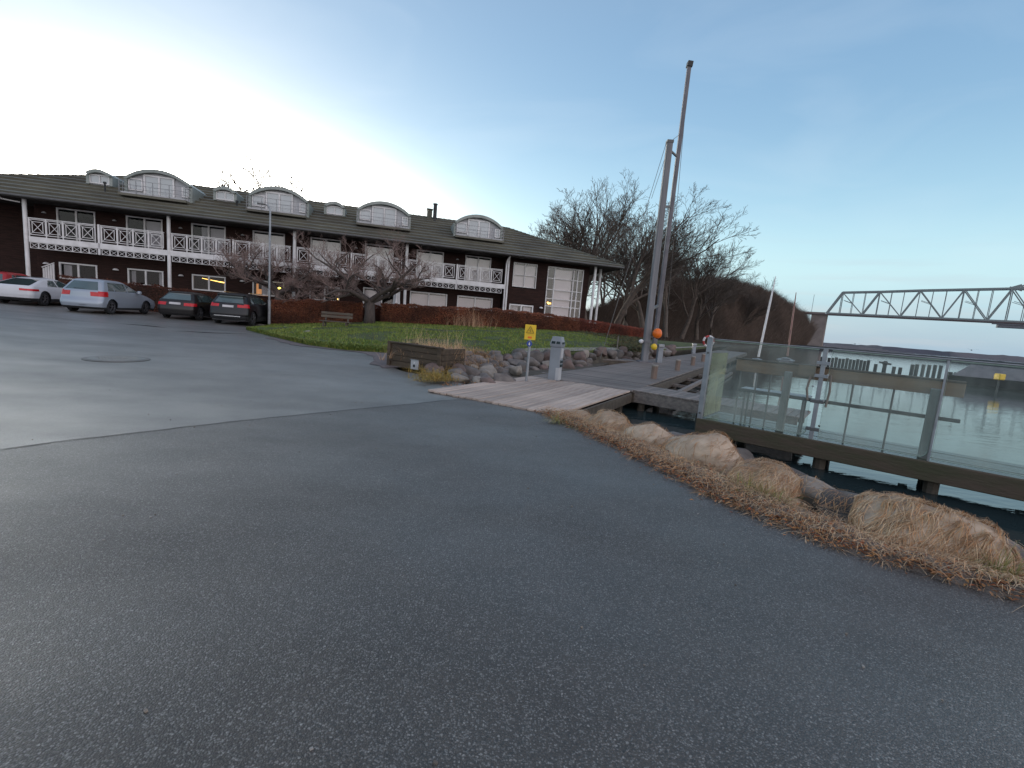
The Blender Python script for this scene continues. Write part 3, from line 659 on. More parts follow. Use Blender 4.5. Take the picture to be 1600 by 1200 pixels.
# roof: hipped, courses of tiles as geometry
ZE, ZR, TR = 6.10, 9.30, 8.0; SL, SR = -7.4, 37.0; RL, RR = 1.2, 29.4
def slope(z_lo, p00, p10, p01, p11, nrow, tw, mb):
    """rows of tiles between eave edge p00-p10 and ridge edge p01-p11"""
    p00, p10, p01, p11 = map(Vector, (p00, p10, p01, p11)); nn = (p10-p00).cross(p01-p00).normalized()
    if nn.z < 0: nn = -nn
    for r in range(nrow):
        a0, a1 = p00.lerp(p01, r/nrow), p10.lerp(p11, r/nrow); b0, b1 = p00.lerp(p01, (r+1.06)/nrow), p10.lerp(p11, (r+1.06)/nrow)
        L = (a1-a0).length; n = max(1, int(L/tw)); d = (a1-a0)/L
        for k in range(n):
            u0, u1 = k/n, (k+1)/n; j = rng.uniform(0, .007)
            A0, A1 = a0.lerp(a1, u0), a0.lerp(a1, u1); B0, B1 = b0.lerp(b1, u0), b0.lerp(b1, u1); up_ = nn*(.15+j); lo = nn*.012
            mb.add([A0+up_, A1+up_+d*-.006, B1+lo, B0+lo, A0, A1], [(0, 1, 2, 3), (4, 5, 1, 0)])
mb = MB()
slope(0, (SL, 0, ZE), (SR, 0, ZE), (RL, TR, ZR), (RR, TR, ZR), 10, .42, mb)
slope(0, (SR, 0, ZE), (SR, 2*TR, ZE), (RR, TR, ZR), (RR, TR, ZR), 10, .42, mb)
slope(0, (SR, 2*TR, ZE), (SL, 2*TR, ZE), (RR, TR, ZR), (RL, TR, ZR), 23, 1.2, mb)
slope(0, (SL, 2*TR, ZE), (SL, 0, ZE), (RL, TR, ZR), (RL, TR, ZR), 23, 1.2, mb)
mb.build('roof_tiles', M['roof'], bld, kind='stuff')
mb = MB()
mb.add([(SL, 0, ZE-.02), (SR, 0, ZE-.02), (SR, 2*TR, ZE-.02), (SL, 2*TR, ZE-.02), (RL, TR, ZR-.03), (RR, TR, ZR-.03)], [(0, 1, 5, 4), (1, 2, 5), (2, 3, 4, 5), (3, 0, 4)])
mb.b3(SL+.1, SR-.1, .1, 1.9, 6.0, 6.05); mb.b3(34.7, SR-.1, 1.9, 2*TR, 6.0, 6.05); mb.b3(SL+.1, -.6, 1.9, 3.5, 6.0, 6.05)
mb.build('soffit', M['soffit'], bld)
mb = MB()
for p, q in (((SL, 0), (SR, 0)), ((SR, 0), (SR, 2*TR))):
    mb.bar((p[0], p[1], ZE-.03), (q[0], q[1], ZE-.03), .04, .19)
mb.build('fascia', M['soffit'], bld)
mb = MB().tube([(SL, -.07, ZE-.02), (SR, -.07, ZE-.02)], .065, 8); mb.build('gutter', M['gutter'], bld)
capme = None
def caps(a, b_):
    global capme
    a, b_ = Vector(a), Vector(b_); L = (b_-a).length; n = int(L/.42)
    for k in range(n):
        p, q = a.lerp(b_, k/n), a.lerp(b_, (k+1.1)/n)
        yield p, q
mb = MB()
for a, b_ in (((SL, 0, ZE+.05), (RL, TR, ZR+.05)), ((SR, 0, ZE+.05), (RR, TR, ZR+.05)), ((RL, TR, ZR+.04), (RR, TR, ZR+.04))):
    for p, q in caps(a, b_): mb.tube([p, q], [.14, .10], 7)
mb.build('ridge_tiles', M['roofcap'], bld, kind='stuff')
# chimney / flue
mb = MB().b3(22.55, 22.95, 7.6, 8.1, 9.0, 9.95); mb.b3(22.5, 23.0, 7.55, 8.15, 9.951, 10.02); mb.build('chimney', M['roofcap'], bld)
MB().lathe((23.15, 7.3, 8.4), [(.16, 0), (.15, 1.9), (.19, 1.91), (.19, 2.0)], 10).build('flue', M['trim'], bld)
for s, t_ in ((2.35, 2.9), (9.6, 3.4)): MB().lathe((s, t_, 7.2), [(.05, 0), (.05, .6), (.1, .61), (.09, .72)], 8).build('vent_pipe', M['trim'], bld)
# dormers
def arch(w, h0, h1, n=14):
    """half-outline: width w, springing h0, crown h1"""
    rise = h1-h0; R = (w*w/4+rise*rise)/(2*rise); a0 = math.asin(w/2/R)
    return [(R*math.sin(a0-2*a0*k/n), h1-R+R*math.cos(a0-2*a0*k/n)) for k in range(n+1)]
def dormer(sc, w, zb, h0, h1, tf, tb, big):
    pts = arch(w, h0, h1); poly = [(w/2, zb)]+pts+[(-w/2, zb)]
    th = .17; inner = arch(w-2*th, h0-.02, h1-th)
    mb = MB(); n = len(pts)
    # vault shell with overhang
    vs = []
    for t_ in (tf-.22, tb): vs += [(sc+x, t_, z+.04) for x, z in pts]+[(sc+x, t_, z) for x, z in inner]
    fs = []
    for k in range(n-1):
        fs += [(k, k+1, 2*n+k+1, 2*n+k), (n+k+1, n+k, 3*n+k, 3*n+k+1), (k+1, k, n+k, n+k+1)]
    fs += [(0, 2*n, 3*n, n), (n-1, 2*n-1, 4*n-1, 3*n-1)]
    mb.add(vs, fs)
    for sg in (-1, 1): mb.b3(min(sc+sg*w/2, sc+sg*(w/2-th)), max(sc+sg*w/2, sc+sg*(w/2-th)), tf-.05, tb, zb, h0+.02)
    dm = mb.build('dormer', M['zinc'], bld)
    ia = arch(w-2*th, h0-.03, h1-th-.01)
    MB().prism([(w/2-th, zb)]+ia+[(-w/2+th, zb)], (1, 0, 0), (0, 0, 1), (0, 1, 0), (sc, tf+.06, 0), 0, .05).build('front_panel', M['dorm_panel'], dm)
    T = tf
    def fr(x0, x1, z0, z1, nx, top=None):
        m_ = MB(); f_ = .10 if x1-x0 > 1.5 else .07
        m_.b3(x0, x1, T-.03, T+.055, z1-f_, z1); m_.b3(x0, x1, T-.03, T+.055, z0, z0+f_)
        for i in range(nx+1):
            x = x0+(x1-x0)*i/nx; a = x if i == 0 else (x-f_ if i == nx else x-f_/2); m_.b3(a, a+f_, T-.028, T+.053, z0+f_, z1-f_)
        m_.build('window_frame', M['white'], dm)
        for i in range(nx):
            a, b_ = x0+(x1-x0)*i/nx, x0+(x1-x0)*(i+1)/nx
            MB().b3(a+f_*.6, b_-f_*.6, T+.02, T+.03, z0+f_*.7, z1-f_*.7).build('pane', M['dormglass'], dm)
    if big:
        fr(sc-.85, sc+.85, zb+.08, h1-.32, 2); fr(sc-w/2+.2, sc-.9, zb+.35, h0+.12, 1); fr(sc+w/2-.62, sc+w/2-.2, zb+.3, h0-.05, 1)
        MB().b3(sc-w/2+.05, sc+w/2-.05, tf-.95, tf+.0, zb-.16, zb-.02).build('balcony_floor', M['roof'], dm)
        m_ = MB(); tr = tf-.88
        for z in (zb+.28, zb+.5, zb+.78):
            m_.bar((sc-w/2+.1, tr, z), (sc+w/2-.1, tr, z), .022)
            for sg in (-1, 1): m_.bar((sc+sg*(w/2-.1), tr, z), (sc+sg*(w/2-.1), tf-.02, z), .022)
        for k in range(5): m_.bar((sc-w/2+.1+(w-.2)*k/4, tr, zb), (sc-w/2+.1+(w-.2)*k/4, tr, zb+.79), .03)
        for sg in (-1, 1): m_.bar((sc+sg*(w/2-.1), tf-.45, zb), (sc+sg*(w/2-.1), tf-.45, zb+.79), .025)
        m_.build('railing', M['rail'], dm)
        MB().b3(sc-w/2+.12, sc+w/2-.12, tf-.80, tf-.77, zb-.02, zb+.09).build('parapet_board', M['dorm_panel'], dm)
    else:
        fr(sc-w/2+.16, sc+w/2-.16, zb+.06, h0+.06, 2)
M['dormglass'] = mat('dormer glass with painted reflection', (.40, .42, .44), (.34, .36, .38), .08, .6, spec=1.0)  # pale base colour stands in for the sky reflected in the dormer panes
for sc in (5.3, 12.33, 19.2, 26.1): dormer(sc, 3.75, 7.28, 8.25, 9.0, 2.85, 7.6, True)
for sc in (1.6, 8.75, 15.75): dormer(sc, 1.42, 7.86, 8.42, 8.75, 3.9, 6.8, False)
# ------------------------------------------------------------------ parked cars (local frame: x right, y forward from the rear bumper)
def prof(P, z):
    if z <= P[0][0]: return P[0][1]
    for a, b_ in zip(P, P[1:]):
        if z <= b_[0]: return a[1]+(b_[1]-a[1])*(z-a[0])/(b_[0]-a[0])
    return P[-1][1]
def car(name, loc, heading, L, Wd, H, rear, front, halfw, belt, paint, wheels, rw, side_glass, rear_glass, tail, label, trimz=.34, plate_z=.72, plate=True, wheel_r=.33, cat='car'):
    root = empty(name, loc, heading, label, cat, 'cars parked in a row in front of the building')
    zs = [.2, .25, .3, .35, .4, .45, .5, .55, .6, .65, .7, .75, .8, .85, .9, .95]
    z = 1.0
    while z < H-.1: zs.append(z); z += .04
    zs += [H-.09, H-.055, H-.03, H-.012, H]
    inset = [0]*(len(zs)-5)+[.0, .02, .08, .22, .5]
    NS, NC, NR = 84, 6, 16
    rings = []
    for z, ins in zip(zs, inset):
        yr, yf, w = prof(rear, min(z, H-.03))+ins*1.2, prof(front, min(z, H-.03))-ins*1.2, prof(halfw, z)-ins
        w = max(w, .04); rc = min(.22 if z < belt else .16, w*.8); pts = []
        for k in range(NS): pts.append((w, yr+rc+(yf-yr-2*rc)*k/NS, 's'))
        for k in range(NC): a = PI/2*k/NC; pts.append((w-rc+rc*math.cos(a), yf-rc+rc*math.sin(a), 'c'))
        for k in range(NR): pts.append((w-rc-(2*w-2*rc)*k/NR, yf-.0, 'f'))
        for k in range(NC): a = PI/2+PI/2*k/NC; pts.append((-w+rc+rc*math.cos(a), yf-rc+rc*math.sin(a), 'c'))
        for k in range(NS): pts.append((-w, yf-rc-(yf-yr-2*rc)*k/NS, 's'))
        for k in range(NC): a = PI+PI/2*k/NC; pts.append((-w+rc+rc*math.cos(a), yr+rc+rc*math.sin(a), 'r'))
        for k in range(NR): pts.append((-w+rc+(2*w-2*rc)*k/NR, yr-.05*math.sin(PI*k/NR)*(1 if z < belt else .8), 'r'))
        for k in range(NC): a = 1.5*PI+PI/2*k/NC; pts.append((w-rc+rc*math.cos(a), yr+rc+rc*math.sin(a), 'r'))
        rings.append([(p[0], p[1], z, p[2]) for p in pts])
    n = len(rings[0]); V_ = [list(p) for r in rings for p in r]; Ra = wheel_r+.06
    for v in V_:
        if v[3] != 's': continue
        for yw in wheels:
            dy, dz = v[1]-yw, v[2]-wheel_r; d = math.hypot(dy, dz)
            if Ra-.035 < d < Ra+.035 and d > 0: v[1] = yw+dy/d*Ra; v[2] = max(.2, wheel_r+dz/d*Ra)
            if d < Ra+.10: v[0] *= 1.008
    side_w = {}
    groups = {'body': [], 'glass_r': [], 'glass_s': [], 'glass_f': [], 'tail_l': [], 'tail_r': [], 'trim': []}
    for i in range(len(rings)-1):
        for k in range(n):
            k2 = (k+1) % n; q = (i*n+k, i*n+k2, (i+1)*n+k2, (i+1)*n+k)
            c = [sum(V_[j][a] for j in q)/4 for a in range(3)]; ty = rings[i][k][3]; w = prof(halfw, c[2])
            if abs(c[0]) > w-.2 and any(math.hypot(c[1]-yw, c[2]-wheel_r) < Ra-.005 for yw in wheels): continue
            g = 'body'
            if abs(c[0]) > w*.82 and ty == 's' and side_glass[2] < c[2] < side_glass[3] and any(a+(c[2]-side_glass[2])*sa < c[1] < b_-(c[2]-side_glass[2])*sb for a, b_, sa, sb in side_glass[4]): g = 'glass_s'
            elif c[1] < 1.3 and ty == 'r' and rear_glass[0] < c[2] < rear_glass[1] and abs(c[0]) < w-rear_glass[2]: g = 'glass_r'
            elif c[1] > L*.5 and ty in 'fc' and belt+.02 < c[2] < H-.07 and abs(c[0]) < w-.06: g = 'glass_f'
            elif tail[0] < c[2] < tail[1]+(.0 if abs(c[0]) > w*.8 else -.02) and c[1] < tail[3] and abs(c[0]) > tail[2]: g = 'tail_l' if c[0] < 0 else 'tail_r'
            elif c[2] < trimz: g = 'trim'
            if g == 'glass_s':
                ix = [k_i for k_i, (a, b_, sa, sb) in enumerate(side_glass[4]) if a+(c[2]-side_glass[2])*sa < c[1] < b_-(c[2]-side_glass[2])*sb][0]
                side_w.setdefault((c[0] > 0, ix), []).append(q)
            else: groups[g].append(q)
    def sub(nm, fs, m, off=0, sm=True):
        if not fs: return None
        used = {}; vs = []; out_ = []
        for q in fs:
            r = []
            for j in q:
                if j not in used:
                    used[j] = len(vs); x, y, z = V_[j][:3]
                    cx, cy = 0, L*.5; dx = (x-cx)*off; dy = (y-cy)*off*.4; vs.append((x+dx, y+dy, z))
                r.append(used[j])
            out_.append(r)
        return MB().add(vs, out_).build(nm, m, root, smooth=sm)
    sub('body', groups['body']+[tuple((len(rings)-1)*n+k for k in range(n))], paint)
    sub('rear_window', groups['glass_r'], M['carglass'], -.004); 
    for k_w in side_w: sub('side_window', side_w[k_w], M['carglass'], -.006)
    sub('windscreen', groups['glass_f'], M['carglass'], -.004)
    sub('tail_light', groups['tail_l'], M['taillight'], .008); sub('tail_light', groups['tail_r'], M['taillight'], .008)
    sub('bumper_trim', groups['trim'], M['trim'], .002)
    MB().b3(-Wd/2+.16, Wd/2-.16, .12, L-.15, .22, .30).b3(-Wd/2+.34, Wd/2-.34, .6, L-.6, .3, .8).build('underbody', M['trim'], root)
    tm = None
    for yw in wheels:
        for sg in (-1, 1):
            x = sg*(Wd/2-.02)
            w_ = MB(); prof_ = [(wheel_r-.06, -.10), (wheel_r, -.08), (wheel_r, .07), (wheel_r-.05, .10), (wheel_r-.12, .10)]
            vs = []; N = 22
            for r, o_ in prof_:
                for k in range(N): a = 2*PI*k/N; vs.append((x-sg*.10+sg*o_, yw+r*math.cos(a), wheel_r+r*math.sin(a)))
            fs = [(i*N+k, i*N+(k+1) % N, (i+1)*N+(k+1) % N, (i+1)*N+k) for i in range(len(prof_)-1) for k in range(N)]
            fs.append(tuple(range(N)))
            wh = w_.add(vs, fs).build('wheel', M['rubber'], root, smooth=False)
            r_ = MB(); xo = x-sg*.10+sg*.09
            for k in range(5):
                a = 2*PI*k/5+.3; r_.bar((xo, yw, wheel_r), (xo-sg*.01, yw+(wheel_r-.12)*math.cos(a), wheel_r+(wheel_r-.12)*math.sin(a)), .055, .03)
            ring = [(xo-sg*.015, yw+(wheel_r-.13)*math.cos(2*PI*k/18), wheel_r+(wheel_r-.13)*math.sin(2*PI*k/18)) for k in range(19)]
            r_.tube(ring, .018, 5, cap=False); r_.tube([(xo-sg*.02, yw, wheel_r), (xo+sg*.015, yw, wheel_r)], .05, 8)
            r_.build('rim', M['rim'], wh)
    if plate:
        yp = prof(rear, plate_z)-.05
        MB().b3(-.26, .26, yp-.02, yp+.03, plate_z-.055, plate_z+.055).build('number_plate', M['plate'], root, bevel=.004)
    for sg in (-1, 1):
        ym = L*.62; MB().lathe((0, 0, 0), [(.03, -.07), (.11, -.05), (.11, .04), (.05, .08)], 8).build('side_mirror', paint, root).location = (sg*(Wd/2+.07), ym, belt+.06)
    mb = MB().b3(-.32, .12, prof(rear, rear_glass[0]+.1)-.075, prof(rear, rear_glass[0]+.1)-.05, rear_glass[0]+.04, rear_glass[0]+.065); mb.build('rear_wiper', M['trim'], root)
    return root
def paint(name, c, metal=.0): return mat(name, c, tuple(v*.92 for v in c), .30, 1, spec=.35, coat=.2, metal=metal)
gcar = lambda x, y: (x, y, gz(x))
P_silver = paint('silver paint', (.34, .38, .44), .3); P_white = paint('white paint car', (.62, .63, .66)); P_black = paint('black paint', (.010, .010, .012)); P_dark = paint('dark grey paint', (.015, .013, .013)); P_red = paint('red paint', (.33, .025, .03))
sil = car('parked_car', gcar(-20.45, 21.9), math.radians(9), 4.38, 1.83, 1.62,
    [(.2, .14), (.3, .04), (.45, 0), (.6, .03), (.72, .10), (1.0, .13), (1.06, .17), (1.45, .46), (1.56, .60), (1.62, .8)],
    [(.2, 4.3), (.5, 4.38), (.7, 4.3), (.9, 3.75), (1.0, 3.3), (1.08, 3.0), (1.5, 2.2), (1.62, 1.8)],
    [(.2, .86), (.5, .915), (.8, .90), (1.0, .87), (1.1, .84), (1.45, .68), (1.6, .60), (1.62, .5)],
    1.05, P_silver, (.78, 3.42), .33, (0, 0, 1.08, 1.48, [(.62, 1.05, .55, -.3), (1.10, 2.0, 0, 0), (2.06, 3.05, 0, 1.75)]), (1.07, 1.50, .17), (.82, 1.03, .42, .55),
    'silver blue people carrier with a bright red tail light, beside the white coupe', .28, .62, False)
MB().b3(.02, .30, -.075, -.03, .38, .385).build('bumper_strip', M['trim'], sil)
wht = car('parked_car', gcar(-24.5, 22.6), math.radians(14), 4.72, 1.85, 1.40,
    [(.2, .18), (.3, .06), (.5, 0), (.72, .0), (.88, .03), (.94, .10), (1.0, .35), (1.1, .68), (1.25, 1.15), (1.36, 1.7), (1.4, 1.9)],
    [(.2, 4.6), (.5, 4.72), (.7, 4.6), (.85, 3.9), (.93, 3.5), (1.0, 3.3), (1.3, 2.5), (1.4, 2.2)],
    [(.2, .87), (.5, .925), (.75, .91), (.92, .87), (1.0, .80), (1.3, .62), (1.4, .5)],
    .93, P_white, (.9, 3.75), .34, (0, 0, .97, 1.28, [(1.25, 1.95, 1.0, 0), (2.02, 3.35, 0, 2.2)]), (.97, 1.34, .10), (.70, .80, .42, .50),
    'white low coupe with sloping rear window, between the red car and the silver people carrier', .36, .5, False, .34)
aud = car('parked_car', gcar(-17.5, 24.0), math.radians(9), 4.3, 1.79, 1.43,
    [(.2, .14), (.3, .04), (.5, 0), (.66, .02), (.9, .09), (.95, .12), (1.3, .50), (1.39, .42), (1.43, .7)],
    [(.2, 4.2), (.5, 4.3), (.7, 4.15), (.85, 3.6), (.95, 3.1), (1.3, 2.2), (1.43, 1.8)],
    [(.2, .85), (.5, .893), (.75, .88), (.92, .85), (1.0, .80), (1.3, .63), (1.43, .52)],
    .94, P_dark, (.75, 3.35), .33, (0, 0, .97, 1.30, [(.68, .98, .6, 0), (1.04, 1.95, 0, 0), (2.02, 3.0, 0, 1.8)]), (.98, 1.33, .13), (.72, .86, .42, .36),
    'low black hatchback parked between the silver people carrier and the black off-roader', .30, .80)
suv = car('parked_car', gcar(-14.72, 23.9), math.radians(9), 4.66, 1.89, 1.64,
    [(.25, .14), (.35, .04), (.55, 0), (.72, .03), (1.0, .09), (1.1, .13), (1.45, .42), (1.52, .28), (1.6, .5), (1.64, .8)],
    [(.25, 4.55), (.6, 4.66), (.85, 4.5), (1.0, 3.9), (1.1, 3.3), (1.5, 2.4), (1.64, 2.0)],
    [(.2, .88), (.5, .943), (.85, .93), (1.05, .89), (1.12, .85), (1.5, .69), (1.64, .58)],
    1.1, P_black, (.85, 3.72), .36, (0, 0, 1.12, 1.48, [(.72, 1.15, .6, 0), (1.22, 2.15, 0, 0), (2.22, 3.2, 0, 1.8)]), (1.12, 1.47, .14), (.92, 1.08, .40, .34),
    'black off-roader with pale number plate and chrome bumper strip, parked beside the lamp post', .46, .94, True, .36)
MB().b3(-.62, .62, -.085, -.03, .43, .465).build('bumper_strip', M['chrome'], suv)
for sg in (-1, 1): MB().bar((sg*.62, 1.0, 1.665), (sg*.60, 2.9, 1.67), .04).build('roof_rail', M['chrome'], suv)
red_ = car('parked_car', gcar(-27.15, 23.9), math.radians(12), 4.1, 1.78, 1.5,
    [(.2, .14), (.3, .04), (.5, 0), (.66, .02), (.95, .09), (1.0, .12), (1.35, .40), (1.46, .5), (1.5, .7)],
    [(.2, 4.0), (.5, 4.1), (.7, 3.95), (.85, 3.5), (1.0, 3.0), (1.35, 2.1), (1.5, 1.7)],
    [(.2, .85), (.5, .89), (.75, .88), (.95, .85), (1.05, .80), (1.35, .65), (1.5, .54)],
    1.0, P_red, (.75, 3.25), .32, (0, 0, 1.03, 1.37, [(.6, .95, .6, 0), (1.0, 1.9, 0, 0), (1.97, 2.9, 0, 1.8)]), (1.03, 1.38, .13), (.72, .95, .55, .30),
    'red hatchback cut off by the left edge of the photo, beside the white coupe', .30, .6)
car('parked_car', gcar(-15.0, 30.6) if False else (-17.2, 29.1, .2), math.radians(20), 4.1, 1.7, 1.45,
    [(.2, .1), (.5, 0), (.95, .09), (1.35, .40), (1.45, .6)], [(.2, 4.0), (.5, 4.1), (.85, 3.5), (1.0, 3.0), (1.35, 2.1), (1.45, 1.7)],
    [(.2, .83), (.5, .85), (.95, .82), (1.35, .62), (1.45, .52)], 1.0, P_red, (.75, 3.25), .32, (0, 0, 1.03, 1.34, [(.6, 2.9, .6, 1.8)]), (1.03, 1.33, .13), (.7, .9, .5, .3),
    'dark red car mostly hidden between the two black cars', .3, .6) if False else None

# ------------------------------------------------------------------ hedges
def hedge(path, w, label, n, leaf=.055, name='hedge', mm='hedge', tints=None, group='beech hedges in front of the building'):
    """path: list of (x, y, z_base, z_top)"""
    root = empty(name, (path[0][0], path[0][1], path[0][2]), 0, label, 'hedge', group); O = root.location
    P = [Vector((p[0], p[1], 0)) for p in path]; zb = [p[2] for p in path]; zt = [p[3] for p in path]
    cum = [0]
    for a, b_ in zip(P, P[1:]): cum.append(cum[-1]+(b_-a).length)
    def at(d):
        for k in range(len(P)-1):
            if d <= cum[k+1] or k == len(P)-2:
                u = (d-cum[k])/(cum[k+1]-cum[k]); dr = (P[k+1]-P[k]).normalized(); q = P[k].lerp(P[k+1], u)
                return q, Vector((-dr.y, dr.x, 0)), zb[k]+(zb[k+1]-zb[k])*u, zt[k]+(zt[k+1]-zt[k])*u
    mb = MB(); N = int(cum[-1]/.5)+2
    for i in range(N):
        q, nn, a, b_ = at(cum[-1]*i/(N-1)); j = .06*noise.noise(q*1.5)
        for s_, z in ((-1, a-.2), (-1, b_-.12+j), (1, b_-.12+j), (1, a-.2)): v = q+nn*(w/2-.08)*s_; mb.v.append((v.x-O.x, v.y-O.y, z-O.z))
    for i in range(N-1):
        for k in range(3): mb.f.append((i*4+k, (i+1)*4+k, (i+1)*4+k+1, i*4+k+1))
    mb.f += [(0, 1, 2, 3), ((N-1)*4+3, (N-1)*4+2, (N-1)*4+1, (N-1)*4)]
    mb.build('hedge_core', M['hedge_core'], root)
    mb = MB()
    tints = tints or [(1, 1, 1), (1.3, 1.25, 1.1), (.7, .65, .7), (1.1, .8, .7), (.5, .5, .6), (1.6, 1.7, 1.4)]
    for _ in range(n):
        d = rng.random()*cum[-1]; q, nn, a, b_ = at(d); r = rng.random()
        top = b_+.13*noise.noise(Vector((q.x*1.6, q.y*1.6, 0)))+.03*noise.noise(Vector((q.x*7, q.y*7, 0)))
        if r < .62: s_ = -1; z = a+(top-a)*rng.random(); off = w/2
        elif r < .9: s_ = rng.uniform(-1, 1); z = top; off = w/2
        else: s_ = 1; z = a+(top-a)*rng.random(); off = w/2
        bulge = .06*noise.noise(Vector((q.x*1.2, q.y*1.2, z*1.4)))
        v = q+nn*(s_*(off+bulge)+rng.gauss(0, .035)); v.z = z+rng.gauss(0, .03)
        v -= O; dx = Vector((rng.uniform(-1, 1), rng.uniform(-1, 1), rng.uniform(-1, 1))).normalized(); dy = dx.orthogonal().normalized()*leaf*.5; dx *= leaf*rng.uniform(.6, 1.2)
        c = rng.choice(tints); k = .8+.5*noise.noise(Vector((q.x*.7, q.y*.7, z)))
        mb.add([v-dx*.5, v+dy, v+dx*.5, v-dy], [(0, 1, 2, 3)], (c[0]*k, c[1]*k, c[2]*k))
    mb.build('leaves', M[mm], root, kind='stuff')
    return root
hb = lambda x, yb, yt, Y: (D(x, yb, Y).x, Y, D(x, yb, Y).z, D(x, yt, Y).z)
hedge([hb(426, 508, 468.5, 27.0), hb(500, 505, 470.5, 27.7), hb(566, 503, 474, 28.4)], .9, 'orange brown beech hedge behind the bench, from the lamp post to the fruit tree', 34000)
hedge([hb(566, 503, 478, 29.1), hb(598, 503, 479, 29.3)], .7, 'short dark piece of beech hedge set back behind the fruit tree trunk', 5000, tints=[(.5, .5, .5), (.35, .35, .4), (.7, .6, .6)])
hedge([hb(594, 503, 475, 28.7), hb(650, 506, 477.5, 29.3), hb(700, 508, 480, 29.9), hb(750, 509.5, 482, 30.7), hb(820, 513, 488, 31.9), hb(900, 518, 498, 33.1)], .9, 'long clipped beech hedge above the lawn, below the ground floor windows', 46000)
hedge([hb(898, 518, 498.5, 33.3), hb(960, 524, 507.5, 35), hb(1008, 530, 514.5, 37)], .9, 'reddest right end of the beech hedge beyond the building corner, behind the mast', 12000, tints=[(1.3, .8, .7), (1.1, .7, .65), (.8, .5, .5)])
def LB(s, t_, z=0): return (BA.x+s*math.cos(BANG)-t_*math.sin(BANG), BA.y+s*math.sin(BANG)+t_*math.cos(BANG), z)
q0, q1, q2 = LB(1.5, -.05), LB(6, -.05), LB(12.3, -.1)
hedge([(q0[0], q0[1], .2, 1.82), (q1[0], q1[1], .2, 1.72), (q2[0], q2[1], .15, 1.45)], .7, 'dark reddish hedge behind the parked cars under the balcony', 16000, tints=[(.6, .5, .5), (.45, .4, .4), (.8, .7, .6)])

# ------------------------------------------------------------------ trees
def tree_mesh(seed, H, r0, levels, spec, up=.25, wob_=.16, trunk_frac=.35, n0=7, pts_min=3, rmin=.009):
    """spec per level: (children, length factor, spread angle, first fraction)"""
    R = random.Random(seed); V_, F_ = [], []; TV, TF = [], []
    def tube(pts, rad, n, v, f):
        o = len(v)
        for i, p in enumerate(pts):
            d = (pts[min(i+1, len(pts)-1)]-pts[max(i-1, 0)]).normalized(); x = d.orthogonal().normalized() if abs(d.z) > .99 else d.cross(Vector((0, 0, 1))).normalized(); y = d.cross(x)
            for k in range(n):
                a = 2*PI*k/n; q = p+(x*math.cos(a)+y*math.sin(a))*rad[i]; v.append((q.x, q.y, q.z))
        for i in range(len(pts)-1):
            for k in range(n): k2 = (k+1) % n; f.append((o+i*n+k, o+i*n+k2, o+(i+1)*n+k2, o+(i+1)*n+k))
    def go(p, d, L, r, lv):
        ns = max(pts_min, 6-lv) if lv < levels else 3
        pts = [p]; rad = [r]; dirs = [d]
        for i in range(ns):
            d = (d+Vector((R.gauss(0, wob_), R.gauss(0, wob_), R.gauss(0, wob_)))+Vector((0, 0, up*(1 if lv else .3)))*(1.0/ns)).normalized()
            p = p+d*(L/ns); pts.append(p); rad.append(max(rmin, r*(1-.62*(i+1)/ns) if lv < levels else r*(1-.8*(i+1)/ns))); dirs.append(d)
        if lv <= 1: tube(pts, rad, n0 if lv == 0 else 5, V_, F_)
        else: tube(pts, rad, 3, TV, TF)
        if lv >= levels: return
        nc, lf, sp, ff = spec[lv]
        for c in range(nc):
            t_ = ff+(1-ff)*(c+R.random()*.8)/nc; k = min(ns-1, int(t_*ns)); u = t_*ns-k; q = pts[k].lerp(pts[k+1], min(1, u)); dd_ = dirs[min(k+1, ns)]
            a = c*2.4+R.uniform(-.5, .5); x = dd_.orthogonal().normalized(); y = dd_.cross(x); s_ = sp*R.uniform(.7, 1.25)
            nd = (dd_*math.cos(s_)+(x*math.cos(a)+y*math.sin(a))*math.sin(s_)).normalized()
            go(q, nd, L*lf*R.uniform(.7, 1.15)*(1.15-.45*t_), rad[k]*.62, lv+1)
    go(Vector((0, 0, -.3)), Vector((R.gauss(0, .05), R.gauss(0, .05), 1)).normalized(), H*trunk_frac, r0, 0)
    def mk(nm, v, f):
        me = bpy.data.meshes.new(nm); me.from_pydata(v, [], f); me.shade_smooth(); return me
    return mk('trunk', V_, F_), mk('crown', TV, TF)
BIG = []
for sd in range(5):
    tr, cr_ = tree_mesh(100+sd, 17, .24+.03*(sd % 3), 5, [(7, .95, .42, .35), (6, .62, .50, .25), (6, .55, .52, .2), (4, .58, .5, .2), (3, .6, .5, .2)], up=.22, wob_=.13, trunk_frac=.40)
    for m_ in (tr, cr_): m_.materials.append(M['bark'])
    zmax = max(v.co.z for v in cr_.vertices); BIG.append((tr, cr_, zmax))
def place_tree(mesh, loc, h, rz, label, group, name='bare_tree', cat='tree', wd=1.0):
    tr, cr_, zm = mesh; s_ = h/zm; root = empty(name, loc, rz, label, cat, group)
    inst('trunk', tr, root, sc=(s_*wd, s_*wd, s_)); inst('crown', cr_, root, sc=(s_*wd, s_*wd, s_)); return root
def topfix(px, py, Y, zb): 
    p = D(px, py, Y); return Vector((p.x, Y, zb)), p.z-zb
GF = 'bare winter trees of the wood beyond the building'
LABEL_F = 'bare tree with fine upswept twigs in the wood to the right of the building'
